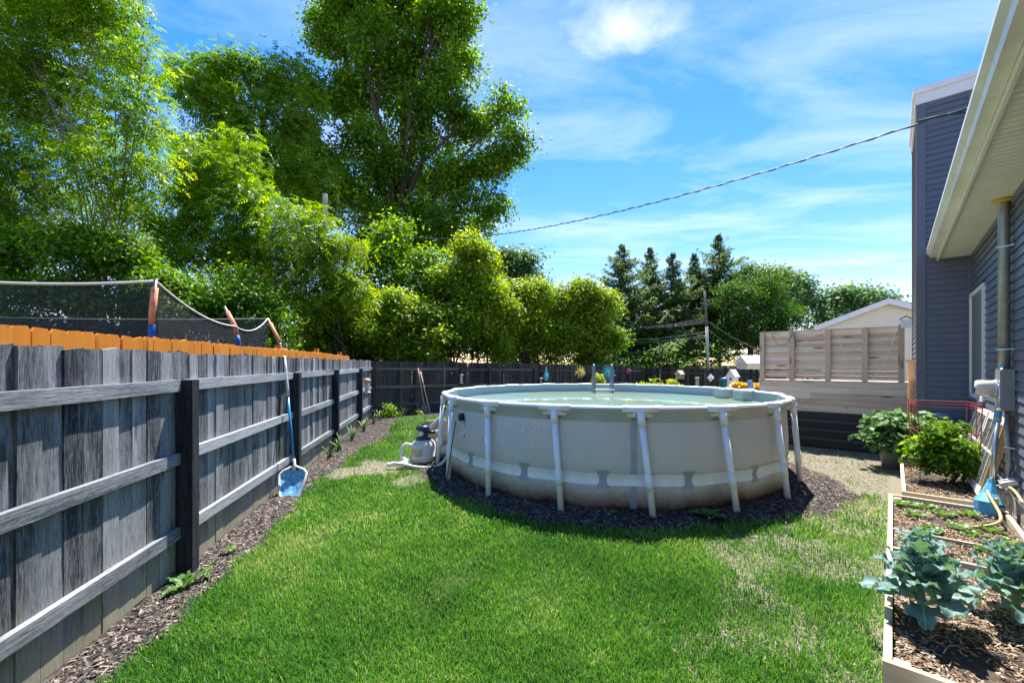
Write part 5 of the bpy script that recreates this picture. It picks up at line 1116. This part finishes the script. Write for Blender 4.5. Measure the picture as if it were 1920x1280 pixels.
t1_, f1 = bfp(785, 696, .14), bfp(795, 768, .45); rk = thing('long_handled_tool', 'pale wooden handled garden tool leaning right of the shovel', 'garden tool', (f1.x, f1.y, 0))
MB().tube([Vector((0, 0, .05)), t1_-Vector((f1.x, f1.y, 0))], .018, 8).build('handle', M['deckpost'], rk, True); MB().box((0, 0, .03), (.22, .03, .05)).build('head', M['grey_metal'], rk)
def feeder(label, p, rz, sc=1):
    o_ = thing('bird_feeder', label, 'bird feeder', tuple(p), rz); s = sc
    MB().lathe([(.055*s, -.16*s), (.055*s, .12*s)], (0, 0, 0), 14).build('tube', plain('cream_feeder', (.66, .56, .42), .5, .15, 10), o_, True)
    MB().lathe([(.10*s, .10*s), (.085*s, .14*s), (.02*s, .185*s), (.001, .19*s)], (0, 0, 0), 14).build('roof', M['terracotta'], o_, True)
    MB().lathe([(.03*s, -.21*s), (.09*s, -.20*s), (.095*s, -.17*s), (.05*s, -.16*s)], (0, 0, 0), 14).build('tray', M['cream'], o_, True)
    MB().tube([(0, 0, .185*s), (0, .02, .27*s), (0, .10, .29*s)], .005, 5).build('hook', M['black'], o_)
    return o_
k_ = -.35; Yf = 2.11/(-k_-.178); q1 = fnc(12.05, .16); feeder('tall cream tube bird feeder hanging on the left fence near the corner', Vector((q1.x, q1.y, CAM_Z+(HY-722)/F*q1.y)), 0, 1.1)
feeder('small cream bird feeder hanging on the back fence left of the pool', bfp(861, 709, .14), RB, .95)
pn = thing('pineapple_ornament', 'turquoise metal pineapple ornament hanging on the back fence', 'ornament', tuple(bfp(1020, 703, .12)), RB); tq = plain('turquoise_metal', (.16, .55, .60), .45, .2, 8)
MB().lathe([(.001, -.26), (.07, -.24), (.115, -.12), (.115, 0), (.07, .08), (.001, .10)], (0, 0, 0), 14).build('fruit', tq, pn, True)
lf = MB()
for k in range(5):
    for s in (-1, 1): lf.add([(0, -.02, .06+.05*k), (s*(.10-.012*k), -.03, .13+.055*k), (0, -.02, .12+.055*k), (0, .01, .09+.05*k)], [(0, 1, 2), (0, 3, 1), (1, 3, 2)])
lf.build('leaf_crown', tq, pn)
ms2 = thing('mushroom_ornament', 'brown mushroom cap ornament left of the turquoise pineapple', 'ornament', tuple(bfp(1010, 710, .14)), RB)
MB().lathe([(.10, -.01), (.12, 0), (.08, .045), (.001, .065)], (0, 0, 0), 14).build('cap', M['terracotta'], ms2, True); MB().lathe([(.025, -.14), (.022, 0)], (0, 0, 0), 8).build('stem', M['cream'], ms2)
def burst(label, p, rad, mat, seed, rz):
    o_ = thing('starburst_ornament', label, 'ornament', tuple(p), rz); r = random.Random(seed); b_ = MB()
    for k in range(70):
        v = Vector((r.gauss(0, 1), -abs(r.gauss(0, .6)), r.gauss(0, 1))).normalized(); b_.tube([v*.03, v*rad*r.uniform(.75, 1)], [.010, .006], 4)
    b_.build('spikes', mat, o_); MB().lathe([(.001, -.05), (.045, -.02), (.045, .02), (.001, .05)], (0, 0, 0), 10).build('hub', mat, o_, True); return o_
burst('yellow metal starburst ornament on the back fence', bfp(1080, 697, .16), .36, plain('yellow_metal', (.62, .56, .16), .5, .2, 8), 1, RB)
burst('turquoise metal starburst ornament behind the pool ladder', bfp(1132, 700, .16), .46, plain('teal_metal', (.10, .50, .56), .45, .2, 8), 2, RB)
burst('small pink metal starburst ornament near the fence corner', bfp(1173, 695, .14), .18, plain('pink_metal', (.50, .16, .20), .5, .2, 8), 3, RB)
def smallbush(name, label, p, rr, mat, n, seed, tb=.6, size=.1):
    return tree(name, label, 'plant', (p.x, p.y, max(-.2, p.z-rr*1.9)), [((p.x, p.y, p.z), (rr, rr, rr)), ((p.x+rr*.6, p.y, p.z-rr*.5), (rr*.8, rr*.8, rr*.8)), ((p.x-rr*.6, p.y, p.z-rr*.6), (rr*.8, rr*.8, rr*.8))], n, 8, size, .06, mat, seed, tb, .02, fork=.2)
q = bfp(1110, 707, .35); smallbush('climbing_plant', 'yellow climbing plant on the back fence left of the ladder', q, .20, LY, 60, 401, .85, .12)
q = cfp(1221, 722, .8); smallbush('yellow_shrub', 'small yellow shrub peeking over the pool rim at the fence corner', q, .28, LY, 90, 402, .85, .12)
q = cfp(1290, 722, 1.0); smallbush('yellow_shrub', 'small yellow-green shrub beside the grey boulder behind the pool', q, .28, LY, 90, 403, .8, .12)
q = cfp(1355, 724, 4.0); smallbush('flowering_plant', 'yellow-green potted plant just behind the skimmer boxes', q, .30, LY, 110, 404, .75, .11)
bo = at(1273, 727, 16.5); bl2 = thing('boulder', 'grey rounded boulder showing above the far pool rim', 'boulder', (bo.x, bo.y, 0)); r = random.Random(4)
mb2 = MB().lathe([(.55, 0), (.6, .2), (.52, .5), (.34, .74), (.12, .86), (.001, .88)], (0, 0, 0), 18); mb2.v = [(x_*(1+.12*math.sin(z_*9+x_*5)), y_*(1+.1*math.cos(x_*7)), z_) for x_, y_, z_ in mb2.v]; mb2.build('stone', plain('grey_stone', (.28, .27, .27), .9, .25, 6, .5), bl2, True)
def birdhouse(name, label, p, w_, h_, mat, roofm, rz, post=None):
    o_ = thing(name, label, 'bird house', tuple(p), rz)
    MB().prism([(-w_/2, -h_/2), (w_/2, -h_/2), (w_/2, h_*.15), (0, h_/2), (-w_/2, h_*.15)], w_*.9).build('body', mat, o_)
    for s in (-1, 1): MB().add([(s*(w_*.68), -w_*.6, h_*.06), (0, -w_*.6, h_/2+.015), (0, w_*.6, h_/2+.015), (s*(w_*.68), w_*.6, h_*.06), (s*(w_*.68), -w_*.6, h_*.06+.03), (0, -w_*.6, h_/2+.05), (0, w_*.6, h_/2+.05), (s*(w_*.68), w_*.6, h_*.06+.03)], [(0, 1, 2, 3), (7, 6, 5, 4), (0, 4, 5, 1), (1, 5, 6, 2), (2, 6, 7, 3), (3, 7, 4, 0)]).build('roof_side', roofm, o_)
    MB().tube([(0, -w_*.45-.004, -.02), (0, -w_*.45+.02, -.02)], w_*.16, 12).build('entrance', M['black'], o_)
    if post: MB().tube([(0, 0, -h_/2), (0, 0, -p[2])], .04, 8).build('pole', M['white'], o_)
    return o_
birdhouse('bird_house', 'small tan bird house hung on the far dark fence', cfp(1280, 703, .18), .28, .36, M['deckpost'], M['cream'], RC)
birdhouse('bird_house', 'tall white bird house on a pole behind the skimmer boxes', at(1374, 709, 14.0), .24, .50, M['white'], M['white'], RC, True)
hk = at(1320, 700, 16.5); sh2 = thing('shepherd_hook', 'black double shepherd hook behind the pool', 'plant hook', (hk.x, hk.y, 0))
MB().tube([(0, 0, 0), (0, 0, 1.5)], .012, 6).tube([(0, 0, 1.45), (-.1, 0, 1.58), (-.22, 0, 1.56), (-.26, 0, 1.46)], .011, 6).tube([(0, 0, 1.45), (.1, 0, 1.58), (.22, 0, 1.56), (.26, 0, 1.46)], .011, 6).build('hook', M['black'], sh2)
wc = thing('wind_chime', 'green tube wind chime hanging from the shepherd hook', 'wind chime', (hk.x-.26, hk.y, 1.45))
for k in range(5): MB().tube([(.05*math.cos(k*1.257), .05*math.sin(k*1.257), -.28), (.05*math.cos(k*1.257), .05*math.sin(k*1.257), -.62-.03*k)], .014, 6).build('chime_tube', plain('green_chime', (.30, .48, .36), .4, .1, 5) if k == 0 else bpy.data.materials['green_chime'], wc)
MB().lathe([(.001, -.24), (.08, -.25), (.08, -.28)], (0, 0, 0), 12).build('disc', M['deckpost'], wc); MB().tube([(0, 0, 0), (0, 0, -.25)], .004, 4).build('cord', M['black'], wc)
gl = thing('hanging_lantern', 'pale diamond shaped glass lantern on the shepherd hook', 'lantern', (hk.x+.26, hk.y, 1.45))
MB().lathe([(.001, -.42), (.14, -.27), (.001, -.10)], (0, 0, 0), 4).build('glass', plain('pale_glass', (.66, .74, .72), .2, .1, 5), gl); MB().tube([(0, 0, 0), (0, 0, -.12)], .005, 4).build('cord', M['black'], gl)
tp2 = at(1360, 714, 14.6); tpo = thing('teal_planter', 'dark teal ribbed planter left of the white bird house', 'planter', (tp2.x, tp2.y, 0))
MB().lathe([(.16, .75), (.2, .85), (.17, .93), (.21, 1.0), (.17, 1.08), (.2, 1.15), (.14, 1.25), (.001, 1.26)], (0, 0, 0), 18).build('vessel', plain('dark_teal', (.015, .11, .12), .35, .2, 8), tpo, True); MB().lathe([(.18, 0), (.14, .75)], (0, 0, 0), 12).build('stand', M['dark_board'], tpo)
yp = at(1402, 735, 12.4); ypo = thing('flower_planter', 'dark trough planter full of yellow flowers beside the deck', 'planter', (yp.x, yp.y, 0), HROT+math.pi/2)
MB().span(-.42, .42, -.14, .14, .62, 1.0).span(-.4, -.34, -.1, .1, 0, .62).span(.34, .4, -.1, .1, 0, .62).build('trough', M['dark_board'], ypo)
pc_ = np.stack([np.random.default_rng(5).uniform(-.4, .4, 160), np.random.default_rng(6).uniform(-.13, .13, 160), np.random.default_rng(7).uniform(1.03, 1.15, 160)], -1)
YF = leafmat('yellow_petals', [(0, (.30, .30, .03)), (.3, (.75, .48, .02)), (1, (.90, .66, .03))], .3)
V, Qd, T = leaves(pc_, np.tile([0, 0, 1.], (160, 1)), 7, .07, .035, 9, .6, aspect=.8); mk('flowers', fast_mesh('flowers', V, Qd, mat=YF, attrs={'tint': T}), ypo)
bb = at(1413, 735, 11.6); bbo = thing('blue_board', 'blue plank leaning before the yellow flower planter', 'plank', (bb.x, bb.y, 0))
MB().box((0, 0, .86), (.13, .04, .85), Matrix.Rotation(R(-16), 3, 'Y')).build('plank', plain('blue_plastic', (.10, .26, .55), .4, .1, 6), bbo); MB().box((.16, .02, .22), (.06, .06, .45)).build('prop', M['dark_board'], bbo)
# plants at the corner bed
for k, (px, py, n, rr, lab) in enumerate(((715, 772, 60, .24, 'leafy perennial clump in the fence corner'), (772, 772, 26, .13, 'small pale rosette at the back fence left of the shovel'), (826, 765, 26, .13, 'small green plant behind the timber stack'))):
    q = bfp(px, py, .5); smallbush('perennial', lab, Vector((q.x, q.y, rr*.9)), rr, LG, n, 420+k, .6, .1)
q = bfp(744, 770, .45); strap_plant('yellow-flowered daylily clump at the back fence', (q.x, q.y, 0), 10, .5, 91, M['blade_y'])
q = bfp(737, 770, .55); strap_plant('green daylily clump left of the yellow one at the back fence', (q.x, q.y, 0), 10, .5, 92, M['blade'])

# ------------------------------------------------------------------ things on the house side
cg = bedp(C1, 1.25, .42, .10); cage = thing('tomato_cage', 'red square wire tomato cage around the bushy plant', 'plant cage', tuple(cg), HROT+R(8)); s_ = .30
for sx in (-1, 1):
    for sy in (-1, 1):
        MB().tube([(sx*s_*.9, sy*s_*.9, 0), (sx*s_, sy*s_, 1.12)], .0055, 6).build('leg', M['rust_red'], cage)
        MB().tube([(sx*s_*.3, sy*s_*.97, .3), (sx*s_*.3, sy*s_, 1.1)], .004, 5).build('upright', M['rust_red'], cage)
for z in (.40, .72, 1.06, 1.10): MB().tube([(-s_, -s_, z), (s_, -s_, z), (s_, s_, z), (-s_, s_, z), (-s_, -s_, z)], .0045, 5).build('wire_ring', M['rust_red'], cage)
# two old window sashes leaning on the wall
for k, (s0, s1) in enumerate(((.52, 1.66), (1.72, 2.86))):
    o_ = thing('old_window_sash', ['peeling white old window sash leaning on the wall, the one nearer the camera', 'peeling white old window sash leaning on the wall, the one nearer the chimney'][k], 'window sash', tuple(Q+U*hx(s0)+NV*.24)+(.20,), HROT, 'old window sashes')
    w_, h_ = s1-s0, .92; tilt = Matrix.Rotation(R(13), 4, 'X')
    def sb(x0, x1, z0, z1, y0=-.02, y1=.02):
        m_ = MB().span(x0, x1, y0, y1, z0, z1); m_.v = [tuple(tilt @ Vector(v)) for v in m_.v]; return m_
    peel = bpy.data.materials.get('peeling_white') or plain('peeling_white', (.70, .69, .64), .6, .1, 9, .2, c2=(.52, .47, .38))
    for a in ((0, .07, 0, h_), (w_-.07, w_, 0, h_)): sb(*a).build('stile', peel, o_)
    for a in ((.071, w_-.071, 0, .09), (.071, w_-.071, h_-.07, h_)): sb(*a).build('frame_rail', peel, o_)
    for q in (1, 2, 3): sb(.07+(w_-.14)*q/4-.011, .07+(w_-.14)*q/4+.011, .09, h_-.07, -.012, .012).build('muntin', peel, o_)
    sb(.071, w_-.071, .48, .505, -.010, .010).build('muntin', peel, o_)
    if k == 0: sb(-.03, -.002, -.05, h_+.06, -.035, .035).build('edge_board', wood('raw_edge_wood', (.42, .22, .08), (.72, .48, .22), 'z'), o_)
    gm2 = bpy.data.materials.get('dusty_glass')
    if not gm2:
        gm2, t, b, o = newmat('dusty_glass'); b.inputs['Base Color'].default_value = (.30, .28, .22, 1); b.inputs['Roughness'].default_value = .15; tr = N(t, 'ShaderNodeBsdfTransparent'); ms_ = N(t, 'ShaderNodeMixShader'); ms_.inputs[0].default_value = .6; L(t, b.outputs[0], ms_.inputs[1]); L(t, tr.outputs[0], ms_.inputs[2]); L(t, ms_.outputs[0], o.inputs[0])
    for q in range(4):
        for j, (za, zb) in enumerate(((.092, .478), (.507, h_-.072))): sb(.073+(w_-.14)*q/4+.01, .067+(w_-.14)*(q+1)/4-.012, za, zb, -.003, .003).build('pane', gm2, o_)
# pool vacuum with long pole
a_, b_ = Vector((4.98, 4.46, .15)), Vector((5.39, 4.68, 1.79)); pv = thing('pool_vacuum', 'light blue pool vacuum with long grey pole leaning on the wall', 'pool vacuum', tuple(a_)); d_ = b_-a_
lb_ = plain('light_blue_plastic', (.10, .42, .66), .35, .12, 6); yl = plain('yellow_ring', (.80, .56, .10), .5, .1, 8)
dn_ = d_.normalized()
MB().tube([d_*.20, d_*.62], .021, 12).build('lower_pole', M['aluminium'], pv, True); MB().tube([d_*.60, d_*.95], .017, 12).build('upper_pole', M['aluminium'], pv, True)
MB().tube([d_*.57, d_*.585, d_*.66, d_*.675], [.026, .031, .029, .024], 12).build('lock_collar', lb_, pv, True)
for f_ in (.59, .645): MB().tube([d_*f_, d_*(f_+.014)], .033, 12).build('collar_ring', yl, pv, True)
MB().tube([d_*.93, d_*.935, d_*.995, d_], [.022, .029, .029, .034], 12).build('end_grip', lb_, pv, True)
MB().tube([Vector((0, 0, -.02)), Vector((.01, 0, .12)), d_*.12, d_*.19, d_*.215], [.105, .115, .075, .035, .030], 8).build('body', lb_, pv)
MB().box((-.03, -.10, .17), (.03, .02, .055)).build('latch', yl, pv); MB().tube([(-.02, -.112, .10), (.02, -.118, .13), (.03, -.118, .11)], .006, 5).build('hook_mark', M['black'], pv)
yh = thing('yellow_hose', 'faded yellow garden hose running from the flood light into the bed', 'hose')
w0 = hs_(hx(.0), .10, .47); MB().tube(spline([hs_(hx(-.35), .06, .40), w0, hs_(hx(.12), .24, .40), bedp(C2, 3.15, .80, .26), bedp(C2, 3.02, .66, .185), bedp(C2, 2.98, .52, .165)]), .013, 10).build('tube', plain('faded_yellow_hose', (.50, .38, .15), .5, .15, 14), yh, True)
wb_ = thing('white_pail', 'white plastic pail cut by the bottom picture edge before the bed', 'pail', (1.93+.13, 2.02-.05, 0))
MB().lathe([(.085, 0), (.105, .10), (.11, .105), (.11, .125), (.09, .14), (.001, .145)], (0, 0, 0), 24).build('bucket', M['white'], wb_, True)
MB().tube([(-.11, 0, .11), (-.05, -.09, .06), (.05, -.09, .06), (.11, 0, .11)], .004, 5).build('bail', M['galv'], wb_)
# grey stones / folded tarp behind the cage
rs = at(1785, 795, 7.3); rso = thing('grey_tarp', 'pale grey bundled tarp between the bush and the chimney', 'tarp', (rs.x-.25, rs.y, 0)); mb3 = MB().lathe([(.2, 0), (.22, .5), (.2, .75), (.12, .86), (.001, .9)], (0, 0, 0), 16)
mb3.v = [(x_*(1.25+.2*math.sin(z_*11+y_*9)), y_*(1+.2*math.cos(z_*8+x_*9)), z_) for x_, y_, z_ in mb3.v]; mb3.build('bundle', plain('pale_tarp', (.36, .39, .42), .6, .15, 5), rso, True)

# ------------------------------------------------------------------ far things
up_ = thing('utility_pole', 'grey wooden utility pole rising out of the trees at left', 'utility pole', (-11.4, 26, 0)); MB().tube([(0, 0, 0), (0, 0, 12.05)], [.2, .15], 10).build('shaft', M['bark_grey'], up_, True)
MB().tube([(.0, -.12, 11.2), (.12, -.15, 11.3)], .05, 6).build('bracket', M['grey_metal'], up_)
b0, tp_ = at(1329, 700, 38), at(1321, 545, 38); b0.z = -.2; up2 = thing('utility_pole', 'slender pale utility pole leaning slightly before the spruces', 'utility pole', tuple(b0))
MB().tube([(0, 0, 0), tuple(at(1325, 612, 38)-b0)], .12, 8).build('shaft', plain('pale_pole', (.50, .49, .46), .8, .15, 6), up2, True); MB().tube([tuple(at(1325, 612, 38)-b0), tuple(tp_-b0)], .09, 8).build('upper_shaft', M['bark_grey'], up2, True)
for k, (ya, yb, dip) in enumerate(((600, 596, 4), (606, 601, 3), (612, 605, 2), (628, 622, 3), (640, 628, 2), (646, 632, 1))):
    A_, B_ = at(1080, ya, 44), at(1323, yb, 38); o_ = thing('power_line', ['topmost thin power line running left from the leaning pole', 'second power line from the top at the leaning pole', 'third power line from the top at the leaning pole', 'thickest power line, fourth from the top at the leaning pole', 'fifth power line from the top at the leaning pole', 'lowest power line running left from the leaning pole'][k], 'power line', (0, 0, 0), 0, 'power lines at the leaning pole')
    MB().tube([A_.lerp(B_, q/12)-Vector((0, 0, .18*dip*4*(q/12)*(1-q/12))) for q in range(13)], .014 if k != 3 else .022, 5).build('wire', plain('pale_wire', (.36, .36, .34), .5, .1, 5) if k == 0 else bpy.data.materials['pale_wire'], o_)
for k, (px, py) in enumerate(((1420, 655), (1430, 690))):
    o_ = thing('power_line', ['upper guy wire running right from the leaning pole', 'lower guy wire running right from the leaning pole'][k], 'power line', (0, 0, 0), 0, 'power lines at the leaning pole'); A_, B_ = at(1324, 600+14*k, 38), at(px, py, 34)
    MB().tube([A_, A_.lerp(B_, .5)-Vector((0, 0, .2)), B_], .015, 5).build('wire', bpy.data.materials['pale_wire'], o_)
# beige neighbour house
G0 = at(1665, 565, 22); nh = thing('neighbour_house', 'beige sided gable house beyond the deck', 'house', (G0.x, G0.y, 0), R(-37)); pz = G0.z; ez = at(1565, 611, 22).z; hw = at(1665, 600, 22).x-at(1552, 600, 22).x; sl_ = (pz-ez)/hw
MB().prism([(-hw+.35, 0), (hw*.55, 0), (hw*.55, pz-sl_*hw*.55-.12), (0, pz-.12), (-hw+.35, ez+sl_*.35-.12)], .2).build('gable_core', M['beige_siding'], nh)
z = .05; 
while z < pz-.3:
    xl = -hw+.35 if z < ez else -(pz-.12-z-.1)/sl_; xr = hw*.55 if z < pz-sl_*hw*.55-.2 else (pz-.12-z-.1)/sl_
    if xr-xl > .1: MB().add([(xl, -.10, z), (xr, -.10, z), (xr, -.125, z), (xl, -.125, z), (xl, -.10, z+.125), (xr, -.10, z+.125), (xr, -.104, z+.125), (xl, -.104, z+.125)], [(0, 1, 2, 3), (4, 7, 6, 5), (3, 2, 6, 7), (0, 3, 7, 4), (1, 5, 6, 2)]).build('siding_board', M['beige_siding'], nh)
    z += .122
rf = MB()
for s, e in ((-1, hw), (1, hw*.62)): rf.add([(0, -.35, pz), (s*e, -.35, pz-sl_*e), (s*e, 5, pz-sl_*e), (0, 5, pz), (0, -.35, pz+.14), (s*e, -.35, pz-sl_*e+.14), (s*e, 5, pz-sl_*e+.14), (0, 5, pz+.14)], [(0, 1, 2, 3), (7, 6, 5, 4), (0, 4, 5, 1), (1, 5, 6, 2), (2, 6, 7, 3), (3, 7, 4, 0)])
rf.build('roof', M['shingle'], nh)
for s, e in ((-1, hw), (1, hw*.62)): MB().add([(0, -.37, pz-.16), (s*e, -.37, pz-sl_*e-.16), (s*e, -.37, pz-sl_*e+.12), (0, -.37, pz+.12), (0, -.352, pz-.16), (s*e, -.352, pz-sl_*e-.16), (s*e, -.352, pz-sl_*e+.12), (0, -.352, pz+.12)], [(0, 1, 2, 3), (7, 6, 5, 4), (0, 4, 5, 1), (1, 5, 6, 2), (2, 6, 7, 3), (3, 7, 4, 0)]).build('barge_board', M['white'], nh)
MB().prism([(hw*.2, 0), (hw*1.9, 0), (hw*1.9, pz+.9), (hw*1.0, pz+.7), (hw*.2, pz-.4)], 4).build('rear_wing', M['beige_siding'], nh, loc=(0, 3.2, 0))
MB().add([(hw*.2, .9, pz-.35), (hw*1.3, .9, pz+1.0), (hw*1.3, 5.5, pz+1.0), (hw*.2, 5.5, pz-.35), (hw*.2, .9, pz-.2), (hw*1.3, .9, pz+1.15), (hw*1.3, 5.5, pz+1.15), (hw*.2, 5.5, pz-.2)], [(0, 1, 2, 3), (7, 6, 5, 4), (0, 4, 5, 1), (1, 5, 6, 2), (2, 6, 7, 3), (3, 7, 4, 0)]).build('rear_roof', M['shingle'], nh)
MB().add([(hw*.2, .88, pz-.5), (hw*1.3, .88, pz+.85), (hw*1.3, .88, pz+1.08), (hw*.2, .88, pz-.27), (hw*.2, .898, pz-.5), (hw*1.3, .898, pz+.85), (hw*1.3, .898, pz+1.08), (hw*.2, .898, pz-.27)], [(0, 1, 2, 3), (7, 6, 5, 4), (0, 4, 5, 1), (1, 5, 6, 2), (2, 6, 7, 3), (3, 7, 4, 0)]).build('barge_board', M['white'], nh)
s0_ = at(1418, 690, 26); sd2 = thing('garden_shed', 'pale garden shed roof showing over the far fence', 'shed', (s0_.x, s0_.y, -.2))
MB().span(-.55, .75, 0, 1.2, 0, 2.0).build('walls', M['beige_siding'], sd2); MB().add([(-.65, -.15, 1.95), (.85, -.15, 1.95), (.85, .6, 2.45), (-.65, .6, 2.45), (-.65, 1.35, 1.95), (.85, 1.35, 1.95)], [(0, 1, 2, 3), (3, 2, 5, 4), (0, 3, 4), (1, 5, 2)]).build('roof', M['white'], sd2)
h2 = at(1180, 690, 60); fh = thing('distant_house', 'distant brick house with a grey roof between the shrubs and spruces', 'house', (h2.x, h2.y, -.3))
MB().span(-1.6, 3.5, 0, 3, 0, 2.6).build('walls', plain('red_brick', (.30, .16, .11), .9, .15, 10), fh); MB().prism([(-2, 2.55), (4, 2.55), (3.2, 3.6), (-1.2, 3.6)], 3.6).build('roof', plain('grey_roof', (.34, .32, .31), .9, .15, 10), fh, loc=(0, 1.5, 0)); MB().span(.2, .9, -.06, -.003, 1.0, 2.0).build('window', M['white'], fh)
g2 = at(1150, 690, 48); fg = thing('white_gable', 'small white gable wall showing right of the thicket', 'house', (g2.x, g2.y, -.3))
MB().prism([(-1.0, 0), (1.0, 0), (1.0, 1.9), (0.2, 3.1), (-1.0, 2.2)], 2).build('wall', M['white'], fg); MB().prism([(.2, 3.12), (1.15, 1.75), (1.15, 1.9), (.2, 3.28), (-1.15, 2.25), (-1.15, 2.1)], 2.2).build('roof', bpy.data.materials['grey_roof'], fg)
